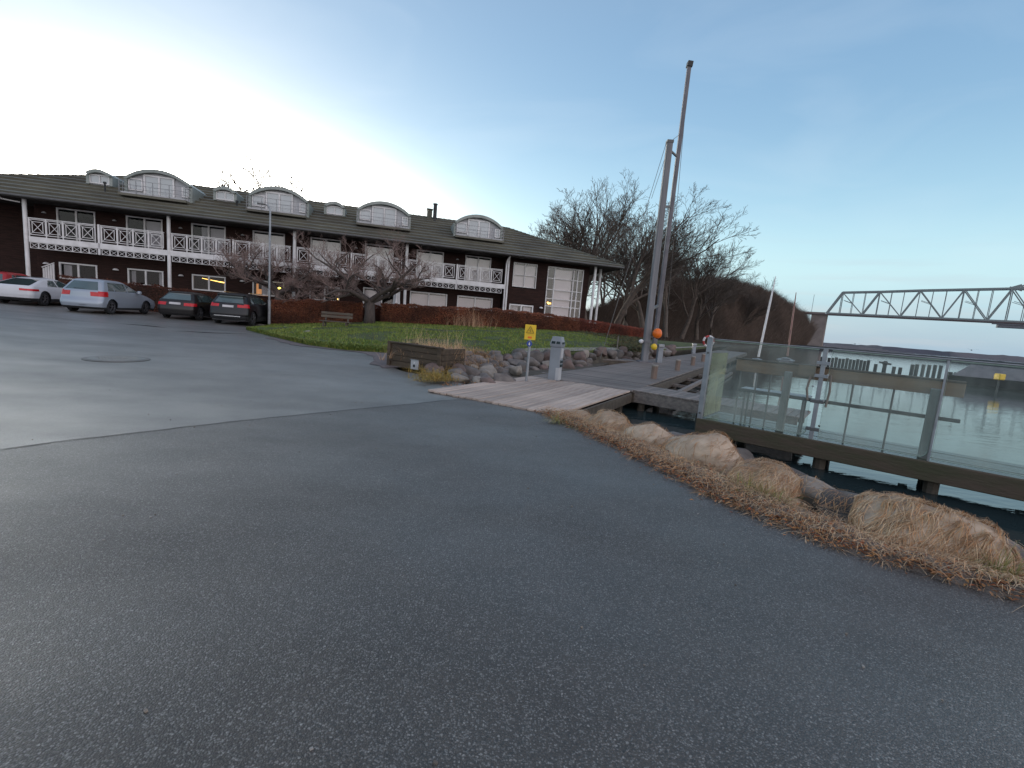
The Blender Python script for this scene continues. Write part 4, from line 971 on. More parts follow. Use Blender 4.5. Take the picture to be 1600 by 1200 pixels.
# front row (large, one can tell them apart) : px of crown top, py of top, distance
rowA = [(848, 345, 62, 0), (880, 340, 58, 1), (905, 300, 56, 2), (938, 284, 54, 3), (985, 305, 60, 4), (1002, 318, 64, 0), (1030, 330, 66, 1), (1062, 352, 70, 2), (1085, 372, 78, 3), (1108, 385, 84, 4), (1128, 400, 92, 0), (1150, 420, 102, 1), (1165, 436, 112, 2)]
namesA = ['faint bare tree farthest left in the wood, low over the roof hip', 'crooked bare tree just above the right end of the roof', 'bare tree left of the tallest one, above the roof corner', 'tallest bare tree of the wood, its crown fanning out left of the mast', 'dense dark bare tree close to the left of the mast',
          'dark bare tree right behind the thick mast pole', 'bare tree showing between and just right of the mast poles', 'bare tree one step right of the mast, top level with its middle', 'bare tree mid-way down the falling treetop line', 'slender bare tree further down the falling treetop line',
          'small bare tree near the lower end of the treetop line', 'second last bare tree before the brown brush slope', 'last and lowest bare tree above the brown brush slope']
for (px, py, Y, k), lb in zip(rowA, namesA):
    loc, h = topfix(px, py, Y, 1.0); place_tree(BIG[k], loc, (h+(0 if px < 1050 else Y*.006))*(1.07 if px < 1050 else 1.0), rng.uniform(0, 6), lb, GF, wd=rng.uniform(1.05, 1.3))
for i in range(12):
    t_ = rng.random(); px = 865+t_*305; Y = 62+t_*50+rng.uniform(2, 22)
    py = lerp_poly([(850, 365), (940, 325), (1010, 335), (1060, 365), (1110, 400), (1170, 440)], px, 0, 1)+rng.uniform(0, 30)
    loc, h = topfix(px, py, Y, 1.0); place_tree(BIG[rng.randrange(5)], loc, h, rng.uniform(0, 6), LABEL_F, GF, wd=rng.uniform(.7, 1.1))
FAR = []
for sd in (31, 32, 33):
    tr, cr_ = tree_mesh(sd, 17, .28, 4, [(8, .95, .42, .35), (6, .62, .50, .25), (6, .5, .52, .2), (4, .55, .5, .2)], up=.22, wob_=.14, trunk_frac=.40, rmin=.028)
    for m_ in (tr, cr_): m_.materials.append(M['bark_far'])
    FAR.append((tr, cr_, max(v.co.z for v in cr_.vertices)))
# behind the building, tops over the roof
for px, py, Y, k, lb in ((348, 256, 62, 1, 'faint bare tree top over the roof, left of the pair between two dormers'), (374, 266, 66, 2, 'lowest of the bare tree tops rising behind the roof'), (412, 256, 64, 0, 'bare tree top rising behind the roof above the second large dormer')):
    loc, h = topfix(px, py, Y, 1.0); place_tree(FAR[k], loc, h, rng.uniform(0, 6), lb, 'tree tops behind the roof', wd=.85)

# brown wooded slope: hill body and a thicket of twigs
HP = [(880, 505, 75, 70), (960, 470, 78, 72), (1020, 452, 84, 76), (1060, 440, 92, 84), (1110, 437, 104, 92), (1160, 444, 122, 104), (1200, 461, 150, 122), (1228, 480, 190, 150), (1250, 496, 250, 195), (1262, 522, 330, 260)]
mb = MB()
for px, py, Y, Yf in HP:
    top = D(px, py+8, Y); fb = D(px, py, Yf); fb.z = -.3
    for j in range(7):
        u = j/6; p = fb.lerp(top, u); z = -.3+(top.z+.3)*math.sin(u*PI/2); mb.v.append((p.x, p.y, z))
    mb.v.append((top.x+20, top.y+60, -1))
k_ = 8
for i in range(len(HP)-1):
    for j in range(k_-1): mb.f.append((i*k_+j, (i+1)*k_+j, (i+1)*k_+j+1, i*k_+j+1))
mb.build('hillside', M['hill'], smooth=True, kind='structure')
mb = MB(); trng = random.Random(5)
for _ in range(80000):
    u = trng.random()**.9*(len(HP)-1.001); i = int(u); f_ = u-i; v = trng.random()
    a, b_ = HP[i], HP[i+1]; px, py, Y, Yf = (a[q]+(b_[q]-a[q])*f_ for q in range(4))
    top = D(px, py+8, Y); fb = D(px, py, Yf); p = fb.lerp(top, v); z = -.3+(top.z+.3)*math.sin(v*PI/2)
    sc = Y/100; h = trng.uniform(.8, 2.6)*sc*(1+.6*noise.noise(Vector((p.x*.12, p.y*.12, 0)))); ln = Vector((trng.gauss(0, .28), trng.gauss(0, .28), 1))*h
    w_ = .028*sc; k = trng.uniform(.6, 1.5)
    q0_ = Vector((p.x, p.y, z-.3)); q1_ = q0_+ln
    mb.add([q0_-Vector((w_, 0, 0)), q0_+Vector((w_, 0, 0)), q1_], [(0, 1, 2)], (k, k*.95, k*.9))
    for s_ in (-1, 1):
        m0 = q0_.lerp(q1_, trng.uniform(.3, .7)); m1 = m0+Vector((s_*trng.uniform(.2, .5)*h, trng.gauss(0, .2)*h, trng.uniform(.25, .5)*h))
        mb.add([m0-Vector((w_*.6, 0, 0)), m0+Vector((w_*.6, 0, 0)), m1], [(0, 1, 2)], (k, k*.95, k*.9))
m_ = mat('brush', (.105, .078, .064), (.06, .046, .038), .95, .08, vcol=True, coord='World')
mb.build('brushwood', m_, kind='stuff', label='brown leafless brushwood covering the slope down to the bridge', cat='thicket')

# two spreading fruit trees on the lawn
def fruit(px, py, Y, seed, label, H=5.2, spread=1.0, limbs=7):
    base = D(px, py, Y)
    R = random.Random(seed); root = empty('fruit_tree', base, 0, label, 'tree', 'gnarled fruit trees in front of the balcony')
    mb = MB(); tw = MB()
    def twig(p, d, L, r, lv):
        pts = [p]; rad = [r]; n = 4 if lv < 3 else 3
        for i in range(n):
            d = (d+Vector((R.gauss(0, .24), R.gauss(0, .24), R.gauss(0, .2)))+Vector((0, 0, .10 if lv > 1 else -.03))).normalized(); p = p+d*L/n; pts.append(p); rad.append(max(.005, r*(1-.7*(i+1)/n)))
        (mb if lv < 2 else tw).tube(pts, rad, 6 if lv == 0 else (5 if lv == 1 else 3), cap=False)
        if lv >= 4: return
        nc = (6, 6, 6, 4)[lv]
        for c in range(nc):
            t_ = .2+.8*(c+R.random())/nc; k = min(n-1, int(t_*n)); q = pts[k].lerp(pts[k+1], t_*n-k if t_*n-k < 1 else 1); a = R.uniform(0, 2*PI)
            nd = (d*.55+Vector((math.cos(a), math.sin(a), R.uniform(-.15, .9)))*.8).normalized()
            twig(q, nd, L*(.56, .5, .5, .55)[lv]*R.uniform(.6, 1.2), rad[k]*.6, lv+1)
    th = 1.15
    mb.tube([(0, 0, -.3), (.02, 0, .3), (-.03, .02, th)], [.36, .29, .28], 9)
    for i in range(limbs):
        a = 2*PI*i/limbs+R.uniform(-.25, .25); el_ = R.uniform(.30, .62)
        twig(Vector((-.03+.1*math.cos(a), .1*math.sin(a), th-.15+R.uniform(0, .15))), Vector((math.cos(a)*1.0, math.sin(a)*.7, el_)).normalized(), R.uniform(2.1, 2.7)*spread, .15, 0)
    mb.build('trunk', M['bark_trunk'], root, smooth=True); tw.build('crown', M['bark_red'], root)
fruit(577, 500, 27.3, 11, 'spreading gnarled bare fruit tree with a thick trunk between the two hedges', spread=1.35)
fruit(437, 484, 29.6, 23, 'smaller bare fruit tree behind the hedge, near the lamp post', spread=1.25)
# ------------------------------------------------------------------ boardwalk: ramp, pier and side walks
PD = Vector((.489, .872, 0)).normalized(); PN = Vector((PD.y, -PD.x, 0))   # along the pier, and to its right
DZ = .03
A0 = Vector((.78, 7.45, 0)); A1 = A0+PD*4.27          # right edge of the ramp
WR = 2.72                                              # ramp width
RAMP = empty('boardwalk_ramp', A0, 0, 'pinkish plank ramp leading from the asphalt edge onto the pier', 'boardwalk')
pm = MB().box((0, 0, 0), (4.2, .134, .04)).build('plank', M['plank_new'], RAMP, bevel=.006); first = True
ang = math.atan2(PD.y, PD.x)
for k in range(19):
    o_ = -(.075+k*.144); L0 = rng.uniform(0, .05); c = PD*(2.1+L0+.55*(k/19)*0)+PN*o_
    ob = pm if first else inst('plank', pm.data, RAMP)
    first = False; ob.location = (c.x, c.y, DZ-.01+rng.uniform(-.004, .004)); ob.rotation_euler = (rng.uniform(-.01, .01), rng.uniform(-.003, .003), ang+rng.uniform(-.003, .003)); ob.scale = (1+rng.uniform(-.01, .01), 1, 1)
mb = MB(); mb.bar((0.03*PN.x, .03*PN.y, -.13), (PD*4.2+PN*.03)+Vector((0, 0, -.13)), .05, .22)
mb.build('side_board', M['timber'], RAMP)
mb = MB()
for v in (.3, 2.0, 3.9): mb.bar(PD*v+PN*-.05+Vector((0, 0, -.12)), PD*v-PN*2.6+Vector((0, 0, -.12)), .12, .16)
mb.build('joist', M['timber'], RAMP, kind='stuff')
for v, o_ in ((3.9, -.15), (2.2, -.15), (3.9, -2.4)): 
    p = PD*v+PN*o_; MB().lathe((p.x, p.y, -1.3), [(.1, 0), (.1, 1.1)], 9).build('pile', M['timber'], RAMP)
# main pier, planks laid across
PIER0 = A1-PN*0.0; PWID = 2.75; PLEN = 44
PIER = empty('pier', PIER0, 0, 'long grey wooden pier with low mooring posts running away beside the stone bank', 'pier')
cme = MB().box((0, 0, 0), (PWID, .138, .045)).build('plank', M['plank'], PIER, bevel=.006); first = True; angc = math.atan2(PN.y, PN.x)
mbp = MB(); s_ = .0; k = 0
LEFT = 0
while s_ < PLEN:
    c = PD*(s_+.07)-PN*(PWID/2-.02)
    if k < 130:
        ob = cme if first else inst('plank', cme.data, PIER)
        first = False; ob.location = (c.x, c.y, DZ-.012+rng.uniform(-.004, .004)); ob.rotation_euler = (rng.uniform(-.01, .01), rng.uniform(-.002, .002), angc+rng.uniform(-.004, .004))
    else: mbp.box((c.x, c.y, DZ-.012), (PWID, .138, .045), angc)
    s_ += .148; k += 1
mbp.build('plank', M['plank'], PIER, kind='stuff')
for off, nm in ((.03, 'edge_beam'), (-PWID+.0, 'edge_beam')):
    mb = MB().bar(PD*.1+PN*off+Vector((0, 0, -.14)), PD*PLEN+PN*off+Vector((0, 0, -.14)), .07, .24); mb.build(nm, M['timber'], PIER)
for v in range(1, 15):
    for off in (-.12, -PWID+.2):
        p = PD*(v*3.0)+PN*off; MB().lathe((p.x, p.y, -1.4), [(.12, 0), (.12, 1.25)], 9).build('pile', M['timber'], PIER)
# pale fender log and low beam on the water side
for off, z, m_ in ((.62, -.20, 'plank'), (.95, -.36, 'timber')):
    mb = MB().bar(PD*2.0+PN*off+Vector((0, 0, z)), PD*16+PN*off+Vector((0, 0, z)), .11, .11)
    for v in range(6): mb.bar(PD*(2.2+v*2.7)+PN*-.1+Vector((0, 0, z-.02)), PD*(2.2+v*2.7)+PN*off+Vector((0, 0, z-.02)), .09, .09)
    mb.build('fender_beam', M[m_], PIER)
# mooring posts
bl = ['nearest light brown mooring post at the pier edge, in front of the mast foot', 'second mooring post along the pier edge', 'third mooring post along the pier edge', 'fourth mooring post, farthest one seen left of the glass']
for (px, py), lb in zip(((1021, 592), (1058, 579), (1082, 571), (1098, 565)), bl):
    p = G(px, py, DZ); b_ = empty('mooring_post', p, 0, lb, 'post', 'mooring posts along the pier')
    MB().lathe((0, 0, -.05), [(.095, 0), (.095, .44)], 14).build('shaft', M['bollard'], b_)
    MB().lathe((0, 0, .39), [(.105, 0), (.11, .02), (.10, .045)], 14).build('cap', M['rock_pale'], b_)
# side walk from the pier corner to the glass platform
SW0 = G(983.5, 610.5, 0); SW1 = G(1094, 629, 0); sd = (SW1-SW0).normalized(); sn_ = Vector((-sd.y, sd.x, 0)); SWL = 3.6
SIDE = empty('side_walk', SW0, 0, 'narrow grey walkway with thick weathered front beam between pier and glass fence', 'boardwalk')
k = 0; sme = None
while k*.148 < SWL:
    c = sd*(k*.148+.07)+sn_*.62
    if sme is None: sme = MB().box((0, 0, 0), (1.3, .138, .045)).build('plank', M['plank'], SIDE, bevel=.006); ob = sme
    else: ob = inst('plank', sme.data, SIDE)
    ob.location = (c.x, c.y, DZ-.014+rng.uniform(-.003, .003)); ob.rotation_euler = (0, rng.uniform(-.003, .003), math.atan2(sn_.y, sn_.x)); k += 1
MB().bar(sn_*-.02+Vector((0, 0, -.13)), sd*SWL+sn_*-.02+Vector((0, 0, -.13)), .08, .24).build('front_beam', M['plank'], SIDE)
MB().bar(sn_*1.26+Vector((0, 0, -.13)), sd*SWL+sn_*1.26+Vector((0, 0, -.13)), .08, .22).build('back_beam', M['timber'], SIDE)
for v in (.3, 1.7, 3.4):
    for o_ in (.1, 1.15): p = sd*v+sn_*o_; MB().lathe((p.x, p.y, -1.4), [(.09, 0), (.09, 1.25)], 8).build('pile', M['timber'], SIDE)
# left spur with the openings in the deck
sp = [G(1000, 566, 0), G(925, 562, 0), G(925, 556.5, 0), G(1000, 557, 0)]
SPUR = empty('spur_walk', sp[0], 0, 'short side walk from the pier to the bank, left of the mast foot', 'boardwalk')
O = sp[0]; mb = MB(); d1 = sp[1]-sp[0]; n = int(d1.length/.15)
mb0 = None
wv = Vector((-d1.y, d1.x, 0)).normalized()*-1.15
if wv.y < 0: wv = -wv
for k in range(n):
    c = d1*((k+.5)/n)+wv*.5
    if mb0 is None: mb0 = MB().box((0, 0, 0), (1.15, d1.length/n-.01, .045)).build('plank', M['plank'], SPUR); ob = mb0
    else: ob = inst('plank', mb0.data, SPUR)
    ob.location = (c.x, c.y, DZ-.01); ob.rotation_euler = (0, 0, math.atan2(wv.y, wv.x))
MB().bar(Vector((0, 0, -.12)), d1+Vector((0, 0, -.12)), .07, .2).build('edge_beam', M['timber'], SPUR)

# ------------------------------------------------------------------ glass-screened platform
G0 = Vector((3.44, 8.30, 0)); gd = Vector((.785, -.62, 0)).normalized(); gn = Vector((-gd.y, gd.x, 0))
PW = 1.25; GL = 5.6; gang = math.atan2(gd.y, gd.x)
PLAT = empty('platform', G0, gang, 'low wooden platform with a mossy edge beam over the water, behind the boulders', 'platform')
k = 0; pmes = None
for k in range(9):
    y = .07+k*.138
    if pmes is None: pmes = MB().box((0, 0, 0), (GL, .128, .04)).build('plank', M['deckwet'], PLAT, bevel=.005); ob = pmes
    else: ob = inst('plank', pmes.data, PLAT)
    ob.location = (GL/2, y, -.012+rng.uniform(-.003, .003))
MB().b3(-.05, GL, -.09, -.005, -.25, .02).build('edge_beam', M['timber_moss'], PLAT, bevel=.01)
MB().b3(-.02, GL, PW+.0, PW+.07, -.2, -.01).build('back_beam', M['timber'], PLAT)
MB().b3(-.06, -.005, .0, PW, -.22, .0).build('end_beam', M['timber_moss'], PLAT)
for x in (.25, 1.6, 2.95, 4.3):
    MB().b3(x-.06, x+.06, -.0, PW, -.245, -.04).build('joist', M['timber'], PLAT)
    MB().lathe((x+.25, .18, -1.4), [(.09, 0), (.09, 1.2)], 9).build('pile', M['timber'], PLAT)
    MB().lathe((x+.25, PW-.12, -1.4), [(.09, 0), (.09, 1.2)], 9).build('pile', M['timber'], PLAT)
def onplat(px, py, t_=0.0):
    """pixel -> (s, z) on the vertical plane at depth t_ behind the platform's front edge"""
    d = ray(px, py); o = G0+gn*t_; k = (o.x*gn.x+o.y*gn.y)/(d.x*gn.x+d.y*gn.y); p = Vector((d.x*k, d.y*k, EYE+d.z*k)); return (p-G0).dot(gd), p.z
# glass screen
FEN = empty('glass_screen', G0, gang, 'waist high screen of dirty greenish glass panels on steel posts along the platform', 'glass fence')
def rounded(w, h, r=.10, n=5):
    P = [(0, 0)]+[(w-r+r*math.sin(PI/2*k/n), r-r*math.cos(PI/2*k/n)) for k in range(n+1)]+[(w, h), (0, h)]
    return P
s_a = .02; s_b = onplat(1264, 640)[0]; s_c = onplat(1285, 640)[0]; s_d = onplat(1462, 660)[0]
HT = 1.43
for a, b_, lab in ((s_a, s_b, None), (s_c, s_d-.02, None), (s_d+.03, s_d+1.3, None), (s_d+1.35, GL-.1, None)):
    p = MB().prism(rounded(b_-a, HT-.06), (1, 0, 0), (0, 0, 1), (0, 1, 0), (0, 0, 0), 0, .012).build('glass_panel', M['glass'], FEN); p.location = (a, .03, .05)
    e_ = MB().b3(0, b_-a, -.002, .014, HT-.06, HT-.045); e_.b3(-.004, .0, -.001, .013, .02, HT-.06); e_.tube([(x, .006, z) for x, z in rounded(b_-a, HT-.06)[:7]], .006, 4); q = e_.build('edge', M['glass_edge'], FEN); q.location = (a, .03, .05)
p = MB().prism([(0, 0), (1.0, 0), (1.0, HT-.28), (0, HT-.28)], (0, 1, 0), (0, 0, 1), (1, 0, 0), (0, 0, 0), 0, .012).build('glass_panel', M['glass_end'], FEN); p.location = (.02, .10, .05); p['label'] = 'end pane thick with yellow green algae'
MB().b3(-.05, .035, -.06, .0, -.2, 1.46).b3(-.046, .03, -.075, .06, 1.461, 1.475).build('end_post', M['steel'], FEN, bevel=.004)
for zz in (.12, 1.2): MB().tube([(-.01, -.075, zz), (-.01, -.06, zz)], .02, 8).build('bolt', M['gutter'], FEN)
MB().bar((-.03, .01, 1.45), (GL-.1, .01, 1.45), .022, .014).build('handrail', M['steel'], FEN)
sm = (s_b+s_c)/2
MB().b3(sm-.03, sm+.03, -.03, .03, .0, 1.44).build('post', M['steel'], FEN, bevel=.004)
for zz in (.18, .62, 1.02, 1.22):
    MB().b3(sm-.09, sm+.09, -.035, .05, zz-.025, zz+.025).build('clamp', M['gutter' if zz in (.18, .62) else 'steel'], FEN, bevel=.004)
for k in range(5): MB().tube([(sm-.085 if k % 2 else sm+.085, -.02, .25+.2*k), (sm-.085 if k % 2 else sm+.085, -.045, .25+.2*k)], .016, 8).build('bolt', M['chrome'], FEN)
MB().b3(s_d-.01, s_d+.015, -.02, .04, .02, 1.43).build('post', M['steel'], FEN)
MB().b3(s_d+1.31, s_d+1.34, -.02, .04, .02, 1.43).build('post', M['steel'], FEN)
MB().tube([(sm-.14, .0, 1.0), (sm-.16, -.02, .8), (sm-.13, 0, .62)], .018, 6).tube([(sm+.12, .0, 1.05), (sm+.14, -.02, .8), (sm+.12, 0, .55)], .018, 6).build('rope', M['rock_pale'], FEN)
# wooden guard rail inside the screen
TB_ = .42
GR = empty('guard_rail', G0, gang, 'brown plank guard rail on two thick grey timber posts behind the glass', 'railing')
s1, z1 = onplat(1233, 580, .22); s2, z2 = onplat(1467, 596, .22)
for s_, w_ in ((s1, .11), (s2, .13)): MB().b3(s_-w_/2, s_+w_/2, .16, .28, .0, 1.02).build('post', M['post_grey'], GR, bevel=.012)
sb0 = onplat(1150, 575, .3)[0]; sb1 = onplat(1510, 600, .3)[0]
MB().b3(sb0, sb1, .285, .335, .93, 1.13).build('rail_board', M['board'], GR, bevel=.006)
MB().b3(sb0-.02, sb1, .27, .36, 1.131, 1.16).build('cap_board', M['timber'], GR, bevel=.006)
x_ = onplat(1262, 570, .25)[0]; MB().b3(x_-.12, x_+.12, .25, .284, .97, 1.15).build('sign_board', M['orange_wood'] if 'orange_wood' in M else M['board'], GR)
MB().tube([(onplat(1153, 608, .3)[0], .31, .60), (onplat(1500, 660, .3)[0], .31, .60)], .028, 8).build('mid_rail', M['rubber'], GR)
xs = [onplat(p, 620, .31)[0] for p in (1152, 1178, 1200, 1330, 1395)]
for x in xs: MB().lathe((x, .31, .0), [(.014, 0), (.014, .95)], 6).build('baluster', M['gutter'], GR)
SH = empty('shelf', G0, gang, 'pale wet shelf board fixed behind the first glass panel', 'shelf')
sa_, sb_ = onplat(1158, 606, .4)[0], onplat(1268, 606, .4)[0]
MB().b3(sa_, sb_, .34, .74, .60, .63).build('board', M['pedestal'], SH, bevel=.004)
for x in (sa_+.08, sb_-.08):
    for y in (.38, .70): MB().b3(x-.015, x+.015, y-.015, y+.015, .0, .6).build('leg', M['gutter'], SH)

# ------------------------------------------------------------------ stones
def rock_mesh(seed, sub=3, soft=False):
    bm_ = bmesh.new(); bmesh.ops.create_icosphere(bm_, subdivisions=sub, radius=.5); R = random.Random(seed)
    off = Vector((R.uniform(0, 50), R.uniform(0, 50), R.uniform(0, 50))); pl = [(Vector((R.gauss(0, 1), R.gauss(0, 1), R.gauss(0, 1))).normalized(), R.uniform(.26, .42)+(.12 if soft else 0)) for _ in range(9)]
    for v in bm_.verts:
        d = v.co.normalized(); r = .5+.16*noise.noise(d*1.3+off)+.05*noise.noise(d*3.5+off)
        p = d*r
        for n_, h in pl:
            e_ = p.dot(n_)-h
            if e_ > 0: p -= n_*e_*.93
        v.co = p
    me = bpy.data.meshes.new('stone'); bm_.to_mesh(me); bm_.free(); me.shade_smooth(); return me
RK = {}
for key in ('rock', 'rock_red', 'rock_pale', 'rock_tan'):
    RK[key] = []
    for i in range(4):
        me = rock_mesh(i*7+len(key), 3, key == 'rock_tan'); me.materials.append(M[key]); RK[key].append(me)
def stone(loc, size, key, label, group, rr=None, name='stone'):
    R = rr or rng
    s_ = size if isinstance(size, tuple) else (size*R.uniform(.9, 1.3), size*R.uniform(.85, 1.1), size*R.uniform(.8, 1.1))
    return inst(name, R.choice(RK[key]), None, loc, (R.uniform(-.3, .3), R.uniform(-.3, .3), R.uniform(0, 6)), s_, label=label, cat='stone', group=group)
GB = 'fieldstones of the bank beside the pier'
srng = random.Random(21); taken = []
kinds = {'rock': 'grey', 'rock_red': 'reddish brown', 'rock_pale': 'pale'}
nst = 0
for i in range(4200):
    u = srng.random()**1.25*.78; v = srng.uniform(0.0, .98); p = bank_pt(u, v)
    dist = p.length; sz = srng.uniform(.42, .80)*(1+max(0, dist-22)/60)*(.85 if v > .8 else 1)
    if u < .12: sz *= .75
    if any((p-q).length < (sz+r)*.40 for q, r in taken): continue
    if u < .13 and v > .55: continue
    if (p-cam.location).normalized().x/(p-cam.location).normalized().y > .163 and u < .62 and p.y < 24 and v < .75 and 18.2 < p.y: continue
    taken.append((p, sz)); key = srng.choices(('rock', 'rock_red', 'rock_pale'), (6, 3, .7))[0]
    zone = 'left of the sign' if u < .25 else ('between sign and mast' if u < .55 else 'beyond the mast')
    lvl = 'at the water line' if v < .3 else ('halfway up' if v < .65 else 'at the top')
    stone((p.x, p.y, p.z+.02), sz, key, f'{"big" if sz > .68 else ("medium" if sz > .52 else "small")} {kinds[key]} fieldstone {lvl} of the bank, {zone}', GB, srng); nst += 1
    if nst > 285: break
# named single stones at the near end of the bank
for px, py, w_, key, lb in ((676, 587, 42, 'rock', 'low mossy stone half under yellow grass, right of the socket box'), (716, 590, 40, 'rock', 'grey flat topped stone right of the mossy one at the asphalt'), (718, 596, 34, 'rock_pale', 'pale greenish angular stone at the asphalt edge near the planter'), (745, 598, 26, 'rock_pale', 'small pinkish cream stone standing at the asphalt edge'),
                        (763, 600, 34, 'rock_red', 'dark split reddish stone left of the ramp corner'), (806, 582, 32, 'rock_pale', 'pale lichened stone just left of the sign post'), (786, 598, 40, 'rock', 'grey low stone touching the ramp corner')):
    p = G(px, py, 0); d = p.length; s_ = w_/F_PX*d
    stone((p.x, p.y+.1, .03 if px != 806 else .05), (s_*1.05, s_*.8, s_*.62), key, lb, None)
# boulders between the road and the platform
BOULD = [(902, 664, 55, .42, 'rock_tan', 'small tan boulder tucked under the ramp side board'), (950, 683, 84, .5, 'rock_tan', 'second boulder after the ramp, under combed dry grass'), (1016, 704, 92, .55, 'rock_tan', 'smooth orange tan boulder near the gap of open water'),
         (1101, 735, 122, .62, 'rock_tan', 'large dark topped boulder below the corner of the glass screen'), (1196, 778, 118, .55, 'rock_tan', 'straw covered boulder with green tufts at its foot'), (1276, 790, 92, .55, 'rock_pale', 'rounded bare boulder behind the straw covered one'),
         (1325, 812, 118, .42, 'rock', 'grey shadowed boulder below the first platform pile'), (1440, 872, 215, .50, 'rock_tan', 'largest boulder, thatched with long dry straw, near the right edge'), (1548, 878, 120, .45, 'rock', 'grey boulder at the right edge behind the largest one'), (1590, 905, 70, .4, 'rock_tan', 'tan boulder cut by the right edge of the photo')]
bo = []
for px, py, w_, hh, key, lb in BOULD:
    p = G(px, py-8, -.02); d = (p-cam.location).dot(fw); s_ = w_/F_PX*d*.96
    back = (p-Vector((0, 0, 0))); back.z = 0; back.normalize(); c = p+back*s_*.32; c.z = -.05
    c.z = -.06
    me = RK[key][len(bo) % 4]
    ob = inst('boulder', me, None, c, (0, 0, rng.uniform(0, 6)), (s_*1.16, s_*.95, s_*hh*1.38), label=lb, cat='boulder', group='boulders along the right road edge'); bo.append((ob, s_, hh))
NTH = ['first', 'second', 'third', 'fifth', 'fourth', 'sixth', 'seventh', 'eighth']
for i, (px, py, w_) in enumerate(((930, 650, 40), (985, 672, 40), (1060, 690, 46), (1150, 712, 50), (1085, 700, 40), (1235, 742, 60), (1390, 800, 80), (1500, 835, 80))):
    p = G(px, py, -.35); s_ = w_/F_PX*p.y
    inst('boulder', RK['rock'][i % 4], None, (p.x, p.y, -.38), (0, 0, i), (s_*1.3, s_*1.1, s_*.9), label=f'dark half hidden boulder at the water, {NTH[i]} from the ramp', cat='boulder', group='dark boulders down at the water')
for i in range(26):
    y = 1.0+i*.27; x = VERGE_R(y)+.12+.18*(i % 3); s_ = .42+.12*((i*7) % 3)
    inst('stone', RK['rock'][i % 4], None, (x, y, -.34+.05*((i*5) % 3)), (0, 0, i*1.3), (s_*1.2, s_, s_*.8), label='dark stone packed along the water edge behind the roadside boulders', cat='stone', group='dark stones along the water edge')
# stones lying on the lawn
for px, py, w_, key, lb in ((448, 514, 17, 'rock_pale', 'pale stone on the lawn nearest the lamp post'), (483, 523, 24, 'rock_pale', 'flat white stone on the lawn left of the bench'), (514, 532, 15, 'rock_pale', 'small stone at the lawn edge in front of the bench'), (602, 534, 21, 'rock_pale', 'light stone on the lawn behind the planter corner')):
    p = G(px, py, .08); d = p.y; s_ = w_/F_PX*d; stone((p.x, p.y, .12), (s_, s_*.7, s_*.42), key, lb, None)
for px, py in ((903, 541), (935, 538), (955, 541), (968, 540), (978, 541)):
    p = D(px, py, 27); stone((p.x, p.y, p.z), .28, 'rock_pale', 'tiny whitish stone in the dark ground cover left of the mast', 'whitish stones in the ground cover')

# ------------------------------------------------------------------ straw, verge grass and leaves
def ribbon(mb, pts, w, col):
    n = len(pts); o = []; 
    for i, p in enumerate(pts):
        d = (pts[min(i+1, n-1)]-pts[max(i-1, 0)]); sdv = d.cross(Vector((0, 0, 1)))
        sdv = sdv.normalized()*w*(1-.75*i/(n-1)) if sdv.length > 1e-5 else Vector((w, 0, 0))
        o += [p-sdv, p+sdv]
    mb.add(o, [(2*i, 2*i+1, 2*i+3, 2*i+2) for i in range(n-1)], col)
STR = [(1, 1, 1), (1.25, 1.2, 1.15), (.8, .72, .6), (1.1, .8, .6), (.65, .5, .4)]; GRN = [(.35, .55, .25), (.5, .65, .3), (.7, .75, .4)]
def thatch(ob, s_, hh, n, flow, cols, ln=(.12, .3)):
    """long dry blades combed over a boulder, following its surface"""
    mb = MB(); me = ob.data; bpy.context.view_layer.update(); mw = ob.matrix_basis; vs = [(mw @ v.co, (mw.to_3x3().inverted().transposed() @ v.normal).normalized()) for v in me.vertices]
    vs = [(p, n_) for p, n_ in vs if p.z > -.06]
    import mathutils
    kd = mathutils.kdtree.KDTree(len(vs))
    for i, (p, n_) in enumerate(vs): kd.insert(p, i)
    kd.balance()
    for _ in range(n):
        p, nn = rng.choice(vs); p = p+Vector((rng.gauss(0, .03), rng.gauss(0, .03), 0)); co, i, d = kd.find(p); p = p+(vs[i][1]*(vs[i][0]-p).dot(vs[i][1]))
        L = rng.uniform(*ln); c = rng.choice(cols); k = rng.uniform(.65, 1.2); c = (c[0]*k, c[1]*k, c[2]*k); pts = [p]; dr = (flow+Vector((rng.gauss(0, .45), rng.gauss(0, .45), 0))).normalized(); lift = rng.uniform(.003, .02)
        for j in range(4):
            nn = vs[i][1]; t_ = (dr+Vector((0, 0, -.55))); t_ = (t_-nn*t_.dot(nn)); t_.normalize(); q = pts[-1]+t_*L/4; co, i, d = kd.find(q); nn = vs[i][1]
            q += nn*((vs[i][0]-q).dot(nn)+lift+.008*j*rng.random()); q.z = max(q.z, .0); pts.append(q)
        ribbon(mb, pts, .0024, c)
    return mb
allm = MB()
flows = Vector((-.85, -.35, 0))
for (ob, s_, hh), n, cols in zip(bo, (500, 1300, 450, 650, 2000, 200, 200, 3600, 200, 400), (STR, STR, STR, STR[2:], STR, STR, STR[2:], STR, STR, STR)):
    m_ = thatch(ob, s_, hh, n, flows, cols); allm.add(m_.v, m_.f); allm.c += m_.c
allm.build('dry_grass', M['straw'], kind='stuff', label='long dry straw combed over the roadside boulders', cat='grass')
